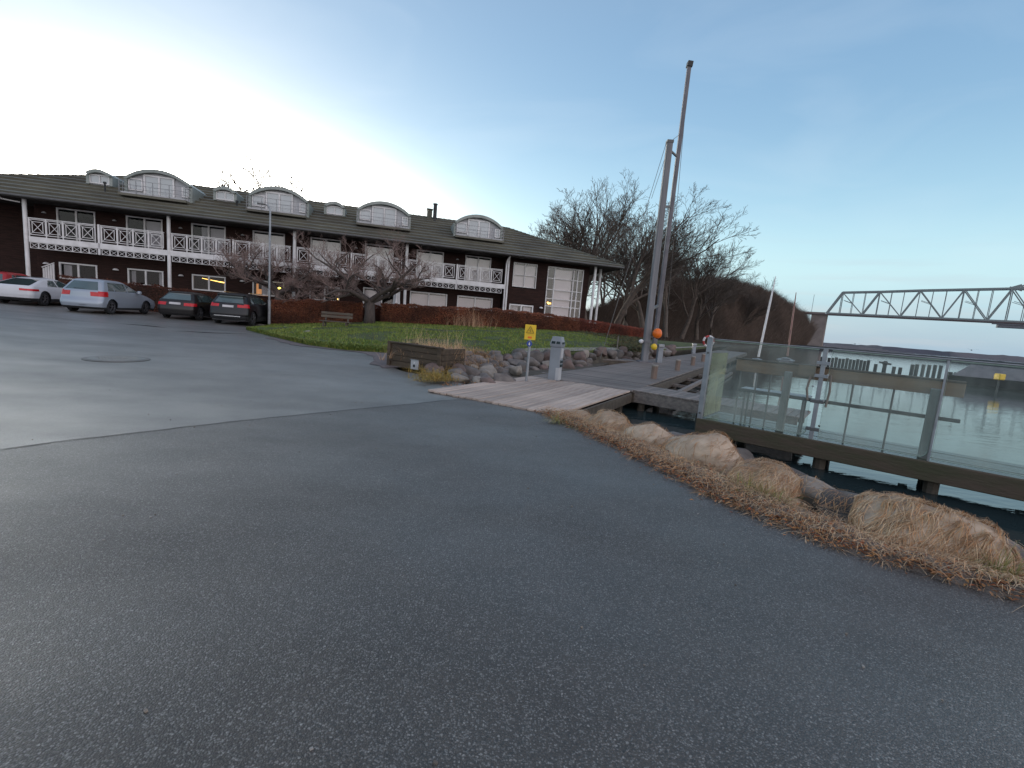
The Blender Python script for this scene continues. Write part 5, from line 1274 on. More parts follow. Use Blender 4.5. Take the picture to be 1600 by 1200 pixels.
# tufts rooted along the verge
mb = MB()
def tuft(c, n, L, cols, spread=.07, lean=Vector((0, 0, 0)), up=1.0, w=.0024):
    for _ in range(n):
        a = rng.uniform(0, 2*PI); r = rng.random()*spread; p = Vector((c[0]+r*math.cos(a), c[1]+r*math.sin(a), c[2])); l = L*rng.uniform(.5, 1.1)
        d = Vector((math.cos(a)*.5, math.sin(a)*.5, up))+lean+Vector((rng.gauss(0, .25), rng.gauss(0, .25), 0)); d.normalize(); pts = [p]
        for j in range(3): d = (d+Vector((0, 0, -.42))+lean*.2).normalized(); p = p+d*l/3; p.z = max(p.z, c[2]+.004); pts.append(p)
        k = rng.uniform(.7, 1.2); cc = rng.choice(cols); ribbon(mb, pts, w, (cc[0]*k, cc[1]*k, cc[2]*k))
for i in range(430):
    y = rng.uniform(-1.5, 7.6); x = edge_x(y)+abs(rng.gauss(.20, .20)); g_ = noise.noise(Vector((x*.8, y*1.1, 0))) > .18
    tuft((x, y, .0), rng.randint(10, 26), rng.uniform(.10, .26), GRN+STR[:2] if g_ else STR, .07, Vector((-.25, -.2, 0)), rng.uniform(.35, .9))
for px, py in ((1165, 772), (1190, 780), (1150, 765), (1215, 788), (870, 660), (1560, 900), (1585, 908)):
    p = G(px, py, 0); tuft((p.x, p.y, .02), 110, .24, GRN+STR[:1], .10, Vector((-.2, -.3, 0)), 1.0)
mb.build('dry_grass', M['straw'], kind='stuff', label='tufts of dry and green grass rooted along the right road edge', cat='grass')
# flattened straw lying over the verge between the boulders
mb = MB()
for _ in range(9500):
    y = rng.uniform(-1.5, 7.8); x = edge_x(y)+rng.uniform(.08, .85)
    if x > VERGE_R(y)+.25: continue
    a = rng.gauss(3.9, .8); L = rng.uniform(.06, .2); z = .03+.05*math.sin(PI*min(1, (x-edge_x(y))/.6))+rng.random()*.03
    p = Vector((x, y, z)); d = Vector((math.cos(a), math.sin(a), 0)); k = rng.uniform(.6, 1.2); c = rng.choice(STR)
    ribbon(mb, [p, p+d*L*.5+Vector((0, 0, rng.uniform(0, .02))), p+d*L+Vector((0, 0, -.01))], .0022, (c[0]*k, c[1]*k, c[2]*k))
mb.build('dry_grass', M['straw'], kind='stuff', label='flattened straw lying over the verge between road and boulders', cat='grass')
# fallen leaves
mb = MB(); LT = [(1, 1, 1), (1.4, 1.25, 1.1), (.8, .65, .6), (.45, .4, .4), (1.3, 1.3, 1.0), (1.0, .6, .45), (1.5, 1.5, 1.4)]
def leaf(p, s_):
    a = rng.uniform(0, 2*PI); t_ = Vector((math.cos(a), math.sin(a), rng.uniform(-.35, .35)))*s_; u = Vector((-math.sin(a), math.cos(a), rng.uniform(-.3, .3)))*s_*.55; c = rng.choice(LT); k = rng.uniform(.6, 1.15)
    mb.add([p-t_, p-u*.9+Vector((0, 0, s_*.3)), p+t_, p+u*.9+Vector((0, 0, s_*.35)), p], [(0, 1, 4), (1, 2, 4), (2, 3, 4), (3, 0, 4)], (c[0]*k, c[1]*k, c[2]*k))
for _ in range(6500):
    y = rng.uniform(-1.8, 7.7); x = edge_x(y)+rng.gauss(.14, .15)
    if x < edge_x(y)-.02 and rng.random() < .82: continue
    leaf(Vector((x, y, .012+rng.random()*.035+max(0, x-edge_x(y))*.10)), rng.uniform(.012, .026))
for _ in range(260):
    p = G(rng.uniform(640, 770), 0, 0) if False else G(rng.uniform(690, 790), rng.uniform(594, 612), .0); leaf(Vector((p.x, p.y, .02)), rng.uniform(.02, .04))
mb.build('fallen_leaves', M['leaf'], kind='stuff', label='orange brown leaf litter along the right road edge', cat='leaves')
# loose bits of gravel on the asphalt
mb = MB()
for _ in range(240):
    x = rng.uniform(-6, 3); y = rng.uniform(.8, 9); x = min(x, edge_x(y)-.03-abs(rng.gauss(0, .5)) if rng.random() < .5 else edge_x(y)-.1); s_ = rng.uniform(.002, .007); c = rng.choice([(1.2, 1.2, 1.2), (.5, .45, .4), (.9, .8, .7)])
    mb.box((x, y, .006+s_*.4), (s_*2, s_*1.4, s_), rng.uniform(0, 3)); mb.c += [c]*8
mb.build('grit', mat('loose grit', (.30, .28, .26), vcol=True), kind='stuff', label='loose bits of grit and leaf scattered over the asphalt', cat='grit')
# dry reeds and grass behind the planter and on the bank
mb = MB()
for _ in range(300):
    px = rng.gauss(668, 26); p = D(min(722, px+6), 556, rng.uniform(12.2, 14.6)); tuft((p.x, p.y, rng.uniform(.1, .4)), 14, rng.uniform(.3, .55), [(1.1, 1.0, .95), (.9, .75, .65), (1.2, 1.1, 1.1), (.7, .55, .45)], .1, Vector((.1, -.1, 0)), 1.5, .005)
for _ in range(45):
    p = D(rng.uniform(635, 720), 545, rng.uniform(13, 14.6)); tuft((p.x, p.y, .3), 3, rng.uniform(.7, 1.0), [(1.4, 1.35, 1.2)], .05, Vector((.05, 0, 0)), 3.5, .003)
for _ in range(620):
    u = rng.random()**1.4*.30; v = rng.uniform(.55, 1.05); p = bank_pt(u, v); tuft((p.x, p.y, p.z+.05), 12, rng.uniform(.2, .45), [(.75, .66, .6), (.55, .45, .42), (.5, .5, .33), (.95, .72, .58)], .14, Vector((0, -.2, 0)), .9, .005)
for _ in range(40):
    p = D(rng.gauss(735, 18), 480, rng.uniform(28.6, 29.4)); tuft((p.x, p.y, .85), 5, rng.uniform(.8, 1.5), [(.9, .75, .7)], .1, Vector((.1, 0, 0)), 3.0, .006)
mb.build('dry_reeds', M['straw'], kind='stuff', label='pale dry reeds and grass growing behind the planter and over the top of the bank', cat='grass')
mb = MB()
for _ in range(230):
    p = G(rng.gauss(683, 17), rng.uniform(572, 597), .05); tuft((p.x, p.y, .06), 16, .2, [(.55, .50, .18), (.75, .62, .25), (.45, .5, .15)], .09, Vector((0, -.3, 0)), .8, .004)
mb.build('moss_grass', M['straw'], kind='stuff', label='yellow green moss and grass by the right foot of the planter', cat='grass')
# dark ground cover under the right end of the hedge
mb = MB()
for _ in range(14000):
    px = rng.uniform(868, 1010); yb = lerp_poly([(868, 534), (900, 546), (1010, 547)], px, 0, 1); yt = lerp_poly([(868, 521), (900, 519), (1010, 532)], px, 0, 1); v = rng.random(); Y = 24+9*v
    p = D(px, yb+(yt-yb)*v, Y); p.z += rng.uniform(-.1, .18); dx = Vector((rng.gauss(0, 1), rng.gauss(0, 1), rng.gauss(0, 1))).normalized()*.07; dy = dx.orthogonal()*.5; c = rng.choice([(1, 1, 1), (.6, .7, .6), (1.4, 1.3, 1), (1.3, .8, .6)])
    mb.add([p-dx, p+dy, p+dx, p-dy], [(0, 1, 2, 3)], c)
mb.build('ground_cover', M['shrub'], kind='stuff', label='dark low ground cover below the right end of the hedge', cat='ground cover')

# ------------------------------------------------------------------ mast crane on the pier
mp_ = G(1006.5, 566, DZ)
MAST = empty('mast_crane', mp_, 0, 'tall grey mast pole with a second thinner boom rising above it on the pier', 'mast crane')
top1 = D(1046.5, 222, mp_.y+.0)-mp_; 
mb = MB(); mb.bar((0, 0, 0), (0, 0, .06), .62, .62); mb.build('base_plate', M['mast_dark'], MAST)
def taper(a, b_, w0, w1):
    a, b_ = Vector(a), Vector(b_); d = (b_-a).normalized(); x = d.cross(Vector((0, 1, 0))).normalized(); y = d.cross(x); vs = []; c = .28
    for p, w in ((a, w0), (b_, w1)):
        for i, j in ((-1, -1+c), (-1+c, -1), (1-c, -1), (1, -1+c), (1, 1-c), (1-c, 1), (-1+c, 1), (-1, 1-c)): vs.append(p+x*(w/2*i)+y*(w/2*j))
    return MB().add(vs, [tuple(range(8))[::-1], tuple(range(8, 16))]+[(i, (i+1) % 8, 8+(i+1) % 8, 8+i) for i in range(8)])
taper((0, 0, .05), top1, .30, .25).build('pole', M['mast'], MAST)
MB().bar(top1-Vector((0, 0, .05)), top1+Vector((0, 0, .06)), .28, .28).build('pole_cap', M['gutter'], MAST)
b0 = D(1021.5, 545, mp_.y+.9)-mp_; b1 = D(1077, 103, mp_.y+.2)-mp_
taper(b0, b1, .20, .16).build('boom', M['mast_dark'], MAST)
MB().bar(b1-Vector((0, 0, .05)), b1+Vector((.02, 0, .16)), .22, .24).build('boom_cap', M['black'], MAST)
mb = MB().bar(top1*.72+Vector((0, 0, 0)), b0.lerp(b1, .53), .1, .1); mb.bar(top1*.97, b0.lerp(b1, .70), .07, .07); mb.bar(top1*.25, b0.lerp(b1, .17), .1, .1); mb.build('bracket', M['gutter'], MAST)
for a, b_ in ((top1+Vector((-.14, 0, 0)), D(938, 560, 19.5)-mp_), (top1*.99, D(1018, 310, 26)-mp_), (b1, b0.lerp(b1, .02)+Vector((.55, .2, 0))), (b0.lerp(b1, .78), top1)):
    MB().tube([a, b_], .011, 5).build('wire', M['wire'], MAST)
MB().lathe((-.26, -.05, .95), [(.03, -.09), (.10, -.06), (.12, 0), (.10, .06), (.03, .10)], 10).bar((-.2, -.02, .95), (-.1, 0, .95), .05).build('floodlight', M['white'], MAST)
MB().bar((-.17, -.18, .95), (.2, -.18, .95), .05, .07).build('strap', M['mast_dark'], MAST)
for px, py, r, lb, mm in ((1027, 521, 7.2, 'orange ball fender hanging on the right side of the mast foot', 'orange'), (1022, 542, 4.6, 'small yellow orange float below the big orange ball', 'yellow')):
    p = D(px, py, mp_.y-.35); rr = r/F_PX*mp_.y*1.0
    b_ = empty('buoy', p, 0, lb, 'buoy', 'buoys hanging by the mast')
    prof_ = [(rr*math.sin(PI*k/9), -rr*1.1*math.cos(PI*k/9)) for k in range(1, 9)]
    MB().lathe((0, 0, 0), prof_, 16).build('ball', M[mm], b_, smooth=True)
    MB().lathe((0, 0, -rr*1.2), [(.03, 0), (.05, .05)], 8).build('eye', M['black'], b_)
    MB().tube([(0, 0, rr), (-.05, .1, rr+.35)], .01, 5).build('rope', M['wire'], b_)
for px, py, hh, lb in ((1029, 567, .75, 'short grey mooring bitt right of the mast foot'), (1083, 553, .65, 'grey service post far along the pier')):
    p = G(px, py, DZ); b_ = empty('service_post', p, 0, lb, 'post'); MB().b3(-.12, .12, -.12, .12, 0, hh).build('column', M['pedestal'], b_, bevel=.015); MB().b3(-.14, .14, -.16, .12, hh, hh+.14).build('head', M['steel'], b_, bevel=.02)
# red and white ring on its stand
p = G(1106, 560, DZ); lb_ = empty('lifebuoy_stand', p+Vector((.1, .6, 0)), 0, 'red and white ring on a stand at the far pier, left of the glass corner', 'lifebuoy')
MB().b3(-.03, .03, -.03, .03, 0, 1.35).build('pole', M['white'], lb_)
mb = MB(); mr_ = MB()
for k in range(16):
    a, c = 2*PI*k/16, 2*PI*(k+1)/16; (mb if (k//2) % 2 else mr_).tube([(.33*math.cos(a), -.08, 1.1+.33*math.sin(a)), (.33*math.cos(c), -.08, 1.1+.33*math.sin(c))], .07, 7)
mb.build('ring', M['white'], lb_); mr_.build('ring_band', M['red'], lb_)

# ------------------------------------------------------------------ warning sign, pedestal, planter, socket, lamp, bench, manhole
sp_ = G(822.5, 596, DZ)
SG = empty('warning_sign', sp_, math.radians(-12), 'yellow warning sign with black triangle above a small blue disc on a low pole', 'sign')
MB().lathe((0, 0, -.3), [(.033, 0), (.033, 1.62)], 12).build('pole', M['steel'], SG)
MB().b3(-.135, .135, -.052, -.036, 1.02, 1.38).build('plate', M['yellow'], SG, bevel=.004)
def tri(mb, cx, cz, r, y0, y1, hole=.0):
    P = [(cx+r*math.sin(2*PI*k/3), cz+r*math.cos(2*PI*k/3)) for k in range(3)]
    for a, b_ in zip(P, P[1:]+P[:1]): mb.bar((a[0], (y0+y1)/2, a[1]), (b_[0], (y0+y1)/2, b_[1]), .027, abs(y1-y0))
mb = MB(); tri(mb, 0, 1.235, .105, -.058, -.053); mb.build('triangle', M['black'], SG)
mb = MB().bar((.012, -.055, 1.285), (-.02, -.055, 1.235), .013, .004); mb.bar((-.02, -.055, 1.238), (.018, -.055, 1.236), .011, .004); mb.bar((.018, -.055, 1.236), (-.006, -.055, 1.195), .013, .004); mb.build('symbol', M['black'], SG)
mb = MB(); mb.add([(-.05, -.0535, 1.05), (.05, -.0535, 1.05), (.05, -.0535, 1.10), (-.05, -.0535, 1.10)], [(0, 1, 2, 3)]); mb.build('lower_patch', M['orange'], SG)
mb = MB().tube([(0, -.05, .925), (0, -.036, .925)], .068, 20); mb.build('round_plate', M['blue'], SG)
MB().prism([(-.014, -.035), (.016, -.035), (.02, 0), (.004, .045), (-.012, .01)], (1, 0, 0), (0, 0, 1), (0, 1, 0), (0, 0, .925), -.055, -.051).build('figure', M['white'], SG)
# service pedestal
pp = G(866, 594, DZ); PE = empty('power_pedestal', pp, math.radians(-24), 'grey metal service pedestal with sloping head and dark lenses on the pier', 'pedestal')
MB().b3(-.14, .14, -.12, .12, 0, .86).build('column', M['pedestal'], PE, bevel=.012)
bmv = [(-.145, -.13, .89), (.145, -.13, .89), (.145, .13, .89), (-.145, .13, .89), (-.10, -.085, 1.09), (.10, -.085, 1.09), (.10, .085, 1.09), (-.10, .085, 1.09)]
MB().add([(-.145, -.13, .865), (.145, -.13, .865), (.145, .13, .865), (-.145, .13, .865), (-.16, -.145, .93), (.16, -.145, .93), (.16, .145, .93), (-.16, .145, .93), (-.12, -.1, 1.13), (.12, -.1, 1.13), (.12, .1, 1.13), (-.12, .1, 1.13)],
         [(3, 2, 1, 0), (8, 9, 10, 11)]+[(i+a, (i+1) % 4+a, (i+1) % 4+4+a, i+4+a) for a in (0, 4) for i in range(4)]).build('head', M['pedestal'], PE, bevel=.006)
for x0, x1 in ((-.12, -.015), (.015, .12)): MB().add([(x0, -.152, .945), (x1, -.152, .945), (x1*.95, -.138, 1.01), (x0*.95, -.138, 1.01), (x0, -.12, .945), (x1, -.12, .945)], [(0, 1, 2, 3), (4, 5, 1, 0)]).build('lens', M['darkglass'], PE)
MB().b3(.161, .166, -.1, .08, .945, 1.0).build('lens', M['darkglass'], PE)
MB().b3(.14, .155, -.09, .08, .58, .84).build('label_plate', M['dorm_panel'], PE, bevel=.004)
for z in (.40, .50): MB().b3(.14, .17, -.08, .07, z-.035, z+.035).build('socket', M['darkglass'], PE, bevel=.006)
MB().b3(.05, .142, -.123, .09, .02, .34).build('service_door', M['dorm_panel'], PE, bevel=.004)
# planter of old planks
q0, q1 = G(611, 571, 0), G(668, 580.5, 0); q1 = q0+(q1-q0).normalized()*1.72
pd_ = (q1-q0).normalized(); pa = math.atan2(pd_.y, pd_.x); PL = empty('planter_box', q0, pa, 'old dark wooden planter box of stacked planks at the corner of the lawn', 'planter')
for k in range(4):
    z0_ = .0+.155*k; MB().b3(-.02+rng.uniform(-.02, .02), 1.72, -.03+rng.uniform(0, .012), .03, z0_, z0_+.148).build('plank', M['planter'], PL, bevel=.008)
    MB().b3(1.66, 1.72, .035, 1.0, z0_, z0_+.148).build('plank', M['planter'], PL, bevel=.008); MB().b3(-.02, .04, .035, 1.0, z0_, z0_+.148).build('plank', M['planter'], PL, bevel=.008)
for x in (-.05, 1.70): MB().b3(x-.05, x+.06, -.075, -.033, 0, .66).build('corner_post', M['planter'], PL, bevel=.006)
MB().b3(-.08, 1.78, -.08, .05, .622, .66).build('cap_plank', M['planter'], PL, bevel=.006)
MB().b3(.05, 1.65, .06, .98, .1, .55).build('soil', M['soil'], PL)
ps = G(650, 577, 0); SB = empty('socket_box', ps+Vector((0, -.06, 0)), pa, 'small pale metal box with a dark round mark standing in front of the planter', 'box')
MB().b3(-.13, .13, -.06, .06, 0, .25).build('housing', M['dorm_panel'], SB, bevel=.01); MB().b3(-.14, .14, -.07, .07, .251, .265).build('lid', M['steel'], SB)
MB().tube([(0, -.07, .10), (0, -.06, .10)], .035, 12).build('socket', M['black'], SB); MB().prism([(-.015, -.02), (.015, -.02), (.01, .03), (-.01, .03)], (1, 0, 0), (0, 0, 1), (0, 1, 0), (0, 0, .17), -.066, -.061).build('mark', M['white'], SB)
# lamp post
lp = D(420.5, 508, 26.4); LP = empty('street_lamp', lp, 0, 'slim grey street lamp between the black off-roader and the beech hedge', 'street lamp')
hl = 6.45; MB().tube([(0, 0, -.2), (0, 0, 1.4)], .085, 10).build('base_section', M['rock_pale'] if False else M['steel_pale'] if 'steel_pale' in M else M['steel'], LP)
MB().tube([(0, 0, 1.4), (0, 0, hl-.35), (-.02, -.01, hl-.12), (-.12, -.05, hl+.03), (-.22, -.1, hl+.05)], [.06, .05, .045, .04, .04], 8).build('pole', M['steel'], LP)
MB().prism([(-.09, 0), (.09, 0), (.08, .07), (-.08, .07)], (.4, -.9, 0), (0, 0, 1), (-.9, -.4, 0), (-.2, -.09, hl+.02), 0, .42).build('lamp_head', M['gutter'], LP, bevel=.01)
st = D(416, 509.5, 26.2); stone((st.x-.35, st.y, st.z+.02), (.55, .4, .2), 'rock_pale', 'flat pale stone at the foot of the street lamp', None)
# bench
bp_ = D(524, 516, 24.0); BN = empty('park_bench', Vector((bp_.x, bp_.y, bp_.z)), math.radians(8), 'weathered dark park bench on the lawn in front of the beech hedge', 'bench')
for k in range(3): MB().b3(-.75, .75, -.22+.15*k, -.09+.15*k, .42, .46).build('seat_board', M['timber'], BN, bevel=.006)
for k in range(2): MB().b3(-.78, .78, .26+.02*k, .30+.02*k, .62+.16*k, .75+.16*k).build('back_board', M['timber'], BN, bevel=.006)
for x in (-.55, .55):
    MB().bar((x, -.2, 0), (x, -.16, .42), .07).build('leg', M['timber'], BN); MB().bar((x, .22, 0), (x, .36, .92), .07).build('leg', M['timber'], BN); MB().bar((x, -.22, .395), (x, .3, .395), .05, .045).build('bearer', M['timber'], BN)
# manhole with its iron ring
mh = G(183, 561, 0); mh = Vector((mh.x, mh.y, 0)); MH = empty('manhole_cover', mh, 0, 'round iron manhole cover set in the pale asphalt', 'manhole cover')
MB().lathe((0, 0, -.02), [(.56, 0), (.56, .028), (.55, .030)], 40).build('ring', M['asphalt_near'], MH)
MB().lathe((0, 0, -.01), [(.47, 0), (.47, .026), (.465, .028)], 40).build('frame', M['iron'], MH)
mb = MB().lathe((0, 0, 0), [(.41, 0), (.41, .022), (.405, .024)], 40)
for i in range(-5, 6):
    for j in range(-5, 6):
        if math.hypot(i, j) < 5.2: mb.box((i*.068, j*.068, .027), (.03, .03, .006), .78)
mb.build('lid', M['iron'], MH)
# wet cracks / drain lines at the parking bays
def drain(pts, w, label):
    mb = MB(); n = 14
    for i in range(n+1):
        p = along([(q.x, q.y, q.z) for q in pts], i/n); ww = w*math.sin(PI*min(1, max(.05, i/n)))*(1+.5*noise.noise(p*2)); mb.v += [(p.x, p.y-ww, gz(p.x)+.006), (p.x, p.y+ww, gz(p.x)+.006)]
    mb.f = [(2*i, 2*i+2, 2*i+3, 2*i+1) for i in range(n)]
    mb.build('puddle', M['puddle'], label=label, cat='puddle')
M['puddle'] = mat('wet dark asphalt', (.012, .012, .014), rough=.22)
drain([G(185, 504.5, .1), G(225, 507, .1), G(262, 510, .1)], .10, 'thin dark wet streak on the asphalt behind the silver car')
drain([G(268, 515.5, .05), G(330, 519, .03), G(392, 521.5, .0)], .12, 'longer dark wet streak on the asphalt reaching the lawn corner')

# ------------------------------------------------------------------ far: steel truss bridge
BZ0 = 35.0; bp0 = Vector((323.5, 501.0, 0)); bd = Vector((.76845, -.63991, 0)); bn = Vector((-bd.y, bd.x, 0)); bang = math.atan2(bd.y, bd.x)
BR = empty('truss_bridge', bp0, bang, 'long grey steel truss bridge on a tall concrete pier across the water', 'bridge')
unit = MB().box((.5, 0, 0), (1, 1, 1)).build('chord', M['bridge'], BR); UM = unit.data; used = [False]
def beam(a, b_, w, h, nm='strut', mm=None):
    a, b_ = Vector(a), Vector(b_); d = b_-a; q = d.to_track_quat('X', 'Z')
    if not used[0]: o = unit; used[0] = True; o.name = nm
    else: o = inst(nm, UM, BR)
    o.location = a; o.rotation_euler = q.to_euler(); o.scale = (d.length, w, h); return o
PX = [30.2*i for i in range(10)]
ztop = lambda s: lerp_poly([(11, 56.8), (40, 58.2), (74, 60.4), (105, 61.9), (136, 63.4), (170, 64.2), (280, 64)], s, 0, 1)
for y in (0, 10.0):
    beam((0, y, BZ0), (290, y, BZ0), 1.6, 1.5, 'bottom_chord'); 
    tops = [11+30.4*i for i in range(10)]
    for a, b_ in zip(tops, tops[1:]): beam((a, y, ztop(a)), (b_, y, ztop(b_)), 1.3, 1.5, 'top_chord')
    for i, s_ in enumerate(PX[:-1]):
        t_ = tops[i]; beam((s_, y, BZ0), (t_, y, ztop(t_)), 1.0, 1.3, 'diagonal')
        beam((t_, y, ztop(t_)), (PX[i+1] if i+1 < len(PX) else 290, y, BZ0), .7, .8, 'counter_diagonal')
        m_ = (t_+PX[i+1])/2
        beam((t_, y, BZ0), (t_, y, ztop(t_)), .7, .7, 'vertical'); beam((t_+9.5, y, BZ0), (t_+9.5, y, ztop(t_+9.5)), .5, .5, 'vertical'); beam((PX[i+1], y, BZ0), (PX[i+1], y, ztop(PX[i+1])), .5, .5, 'vertical')
        zc = (BZ0+ztop(t_))/2; beam((t_+2, y, zc+3), (t_+10, y, zc), .4, .4, 'brace')
for i in range(10):
    t_ = 11+30.4*i; beam((t_, 0, ztop(t_)), (t_, 10, ztop(t_)), .8, .8, 'cross_beam')
    if i < 9: beam((t_, 0, ztop(t_)), (t_+30.4, 10, ztop(t_+30.4)), .4, .4, 'cross_beam')
MB().b3(-150, 290, -.6, 10.6, BZ0-1.9, BZ0-.8).build('deck', M['bridge_deck'], BR)
MB().b3(128, 156, -1.4, 11, BZ0-5.6, BZ0-2.4).b3(124, 160, -2, 1, BZ0-3.2, BZ0-2.3).build('gantry', M['mast_dark'], BR)
mb = MB()
for x in (134, 137, 141): mb.bar((x-4, 0, ztop(x)), (x+3, 0, ztop(x)+3), 1.2); mb.bar((x-3, 10, ztop(x)+2), (x+5, 10, ztop(x)-1), 1.2)
mb.build('top_gusset', M['bridge'], BR)
for x in (0, -34, -62, -95): MB().b3(x-13 if x == 0 else x-3.5, x+(.8 if x == 0 else 3.5), 1.0 if x == 0 else 2, 10 if x == 0 else 8, -3, BZ0-1.92).build('pier', M['pier'], BR)
MB().b3(-150, -.5, -.4, .0, BZ0-.78, BZ0+.6).build('parapet', M['pier'], BR)
MB().b3(284, 300, 0, 10, -3, BZ0-1.92).build('pier', M['pier'], BR)
MB().bar((-14, 4, BZ0), (-14, 4, BZ0+19), .35).build('flagpole', M['bridge'], BR)

# far shores
def ridge(name, pts, m, w=120, rag=.35, **tg):
    mb = MB(); P = [Vector(p) for p in pts]; n = 90
    for i in range(n+1):
        p = along(pts, i/n); h = p.z*(1+rag*noise.noise(Vector((i*.55, 3, 0)))+rag*.6*noise.noise(Vector((i*1.9, 3, 0)))); d = Vector((p.x, p.y, 0)).normalized(); mb.v += [(p.x, p.y, -1.2), (p.x+d.x*w*.1, p.y+d.y*w*.1, h), (p.x+d.x*w, p.y+d.y*w, h*.8), (p.x+d.x*w*1.2, p.y+d.y*w*1.2, -1.2)]
    for i in range(n):
        for k in range(3): mb.f.append((i*4+k, (i+1)*4+k, (i+1)*4+k+1, i*4+k+1))
    return mb.build(name, m, **tg)
def pz(px, Y, z):
    d = ray(px, lerp_poly([(0, 433), (1600, 565)], px, 0, 1)); p = Vector((d.x, d.y, 0)).normalized(); k = Y/p.y; return (p.x*k, Y, z)
ridge('far_shore', [pz(1200, 1900, 9), pz(1290, 1700, 10), pz(1380, 1500, 14), pz(1480, 1400, 12), pz(1600, 1200, 13), pz(1700, 1000, 15), pz(2100, 500, 14)], M['shore'], kind='structure')
ridge('headland', [pz(1285, 700, 2.2), pz(1340, 640, 3.4), pz(1380, 600, 2.0), pz(1430, 560, .6)], M['shore'], 30, kind='structure')
ridge('breakwater', [pz(1180, 210, .6), pz(1285, 185, .9), pz(1400, 165, .8), pz(1500, 150, .9), pz(1700, 118, 1.0), pz(1900, 90, 1.0)], M['rip'], 5, .3, kind='structure')
# rows of old piles standing in the water
def piles(plist, lab, grp):
    me = None
    for i, (px, Y, h, r) in enumerate(plist):
        p = pz(px, Y, 0)
        if me is None: me = MB().lathe((0, 0, -1.2), [(1, 0), (1, 1), (.9, 1.0001)], 9); me = MB().lathe((0, 0, 0), [(1, 0), (1, 1)], 9).build('pile', M['pilewood'], None); o = me; me = o.data
        else: o = inst('pile', me)
        o.location = (p[0], p[1], -1.2); o.scale = (r, r, 1.2+h); tag(o, lab(i) if callable(lab) else lab, 'pile', grp)
M['pilewood'] = mat('old pile timber', (.055, .062, .062), (.035, .04, .042), .8, 3, rand=.2)
piles([(1288+i*5.6, 40, .50+.05*math.sin(i*2), .115) for i in range(14)], 'weathered dark pile standing in the closed row left in the basin', 'closed row of piles in the water')
piles([(1430, 37, .55, .13), (1437, 37, .6, .13), (1447, 37, .62, .12), (1456, 37, .62, .12), (1465, 37, .66, .12), (1474, 37, .66, .12)], lambda i: ['leftmost thick pile of the open pile group', 'second pile of the open pile group', 'third pile of the open pile group', 'fourth pile of the open pile group', 'fifth pile of the open pile group', 'rightmost pile of the open pile group'][i], 'open group of piles right in the basin')
piles([(1373, 37, .35, .12), (1402, 36, .3, .12), (1412, 36, .28, .12), (1490, 33, .35, .15), (1500, 33, .35, .15), (1510, 33, .38, .15), (1522, 33, .4, .15)], lambda i: ['lone low pile left of the broken one', 'short pile right of the broken one', 'short pile leaning by the short one', 'low pile before the covered boat, first', 'low pile before the covered boat, second', 'low pile before the covered boat, third', 'low pile touching the covered boat'][i], 'low single piles in the basin')
bk = pz(1387, 37, 0); bo_ = empty('broken_pile', (bk[0], bk[1], -1.2), 0, 'broken pile with a splayed head in the middle of the basin', 'pile'); MB().lathe((0, 0, 0), [(.16, 0), (.13, 1.5), (.2, 1.7), (.1, 1.85)], 8).build('shaft', M['pilewood'], bo_); MB().bar((-.45, 0, 1.72), (.45, 0, 1.62), .14).build('head', M['pilewood'], bo_)
# tarp covered boat at the right edge with a yellow mark
cb = pz(1592, 31, 0); CB = empty('covered_boat', (cb[0], cb[1], WATER), math.radians(-42), 'dark moored boat under a ridged tarpaulin at the right edge', 'boat')
def hull(L, B, H, mb=None):
    mb = MB(); n = 10; vs = []
    for i in range(n+1):
        u = i/n; w = B/2*(math.sin(PI*min(1, u*.62+.38)))**.7 if u > 0 else B/2*.8; w = max(w, .03); x = -L/2+L*u; k = .15*(u**3)
        vs += [(x, -w, H+k), (x, -w*.75, .1), (x, 0, -.25), (x, w*.75, .1), (x, w, H+k)]
    fs = []
    for i in range(n):
        for k in range(4): fs.append((i*5+k, (i+1)*5+k, (i+1)*5+k+1, i*5+k+1))
        fs.append((i*5+4, (i+1)*5+4, (i+1)*5, i*5))
    fs.append((0, 1, 2, 3, 4)); return MB().add(vs, fs)
hull(6.5, 2.3, .6).build('hull', M['trim'], CB); MB().add([(-3, -1, .62), (2.6, -.7, .7), (2.6, .7, .7), (-3, 1, .62), (-2.2, 0, 1.45), (1.6, 0, 1.4)], [(0, 1, 5, 4), (1, 2, 5), (2, 3, 4, 5), (3, 0, 4)]).build('tarpaulin', M['mast_dark'], CB)
yb = pz(1568, 28.5, 0); YB = empty('marker_buoy', (yb[0], yb[1], WATER), 0, 'yellow square mark on a pole in front of the covered boat', 'buoy'); MB().lathe((0, 0, -.5), [(.05, 0), (.05, 1.3)], 8).build('pole', M['pilewood'], YB); MB().b3(-.2, .2, -.2, .2, .72, 1.1).build('mark', M['yellow'], YB, bevel=.05)
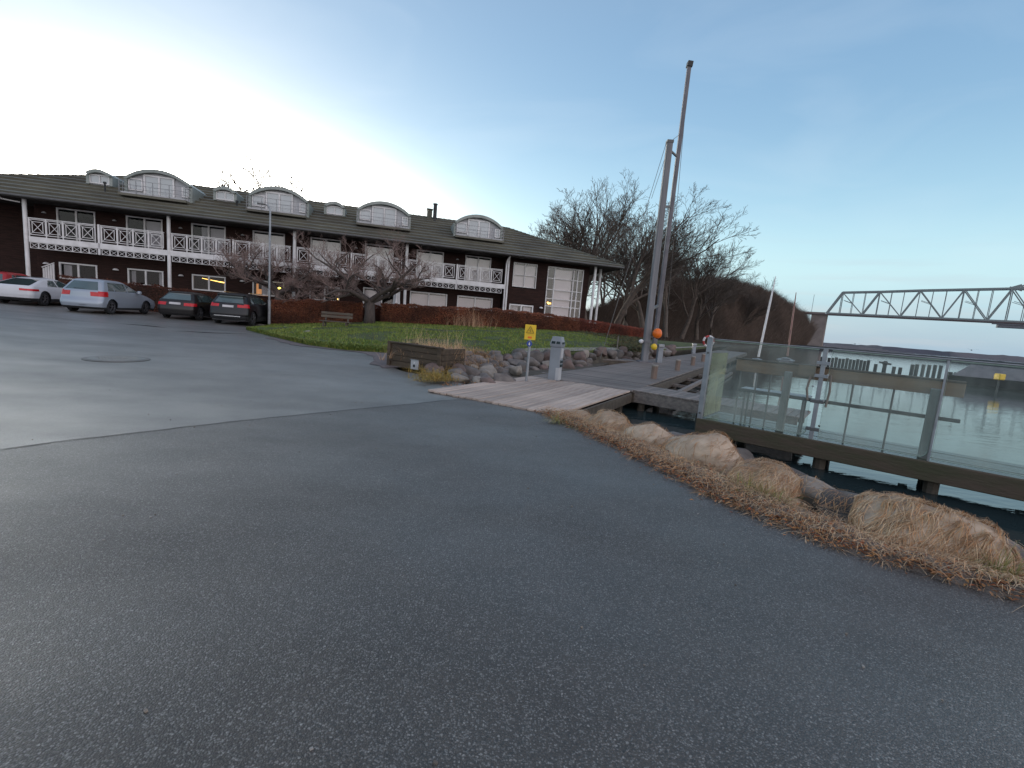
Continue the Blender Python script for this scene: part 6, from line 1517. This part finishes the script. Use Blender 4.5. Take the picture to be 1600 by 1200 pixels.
# two sailing boats whose masts stand above the glass
for (bx, by, tx, ty, Y, mm, lb) in ((1187, 545, 1212, 432, 36, 'white', 'sailing boat with a leaning white mast moored behind the glass screen'), (1232, 545, 1244, 457, 44, 'red_mast', 'sailing boat with a thin reddish brown mast moored behind the glass screen')):
    if mm == 'red_mast': M[mm] = mat('varnished mast', (.30, .16, .13), (.22, .12, .10), .5)
    p = pz(bx, Y, 0); SBt = empty('sailing_boat', (p[0], p[1], WATER), math.radians(60), lb, 'boat', 'small sailing boats')
    hull(4.5, 1.5, .32).build('hull', M['mast_dark'], SBt); MB().b3(-1.0, .5, -.35, .35, .3, .48).build('cabin', M['mast_dark'], SBt, bevel=.05)
    b_ = D(bx, by, Y); t_ = D(tx, ty, Y+.5); lo = Matrix.Rotation(-math.radians(60), 3, 'Z')
    o_ = Vector((p[0], p[1], WATER)); a_ = lo @ (Vector((b_.x, Y, .2))-o_); c_ = lo @ (t_-o_)
    MB().tube([a_, a_.lerp(c_, .7), c_], [.085, .075, .03], 8).build('mast', M[mm], SBt)
# gulls
for px, py, Y, lb in ((1336, 537.5, 70, 'gull flying low left over the water under the bridge'), (1518, 547, 60, 'gull flying low right over the water under the bridge')):
    p = D(px, py, Y); g_ = empty('gull', p, .6, lb, 'bird', 'gulls over the water')
    MB().lathe((0, 0, 0), [(.02, -.25), (.07, -.08), (.06, .1), (.02, .22)], 8).build('body', M['trim'], g_).rotation_euler = (0, PI/2, 0)
    for sg in (-1, 1): MB().add([(-.06, 0, 0), (.08, 0, 0), (.05, sg*.4, .14), (-.05, sg*.4, .13), (-.08, sg*.8, .05), (0, 0, .02)], [(0, 1, 2, 3), (3, 2, 4)]).build('wing', M['trim'], g_)

# folded parasol on the terrace
fp = D(619, 478, 31.2); FP = empty('folded_parasol', Vector((fp.x, fp.y, .95)), 0, 'folded pale parasol standing on the terrace left of a white column', 'parasol')
MB().lathe((0, 0, 0), [(.03, 0), (.03, 2.25)], 8).build('pole', M['steel'], FP)
mb = MB(); n = 12; vs = []
for i, (r, z) in enumerate([(.05, 2.3), (.13, 2.0), (.17, 1.5), (.22, .9), (.27, .35)]):
    for k in range(n): a = 2*PI*k/n; rr = r*(1.15 if k % 2 else .75); vs.append((rr*math.cos(a), rr*math.sin(a), z))
mb.add(vs, [(i*n+k, i*n+(k+1) % n, (i+1)*n+(k+1) % n, (i+1)*n+k) for i in range(4) for k in range(n)]).build('cloth', M['white'], FP)
sk = D(964, 546, 23.0); SK = empty('stake', sk, 0, 'thin weathered stake on the bank between the pedestal and the mast', 'post'); MB().lathe((0, 0, -.1), [(.03, 0), (.025, .75)], 7).build('shaft', M['plank'], SK)
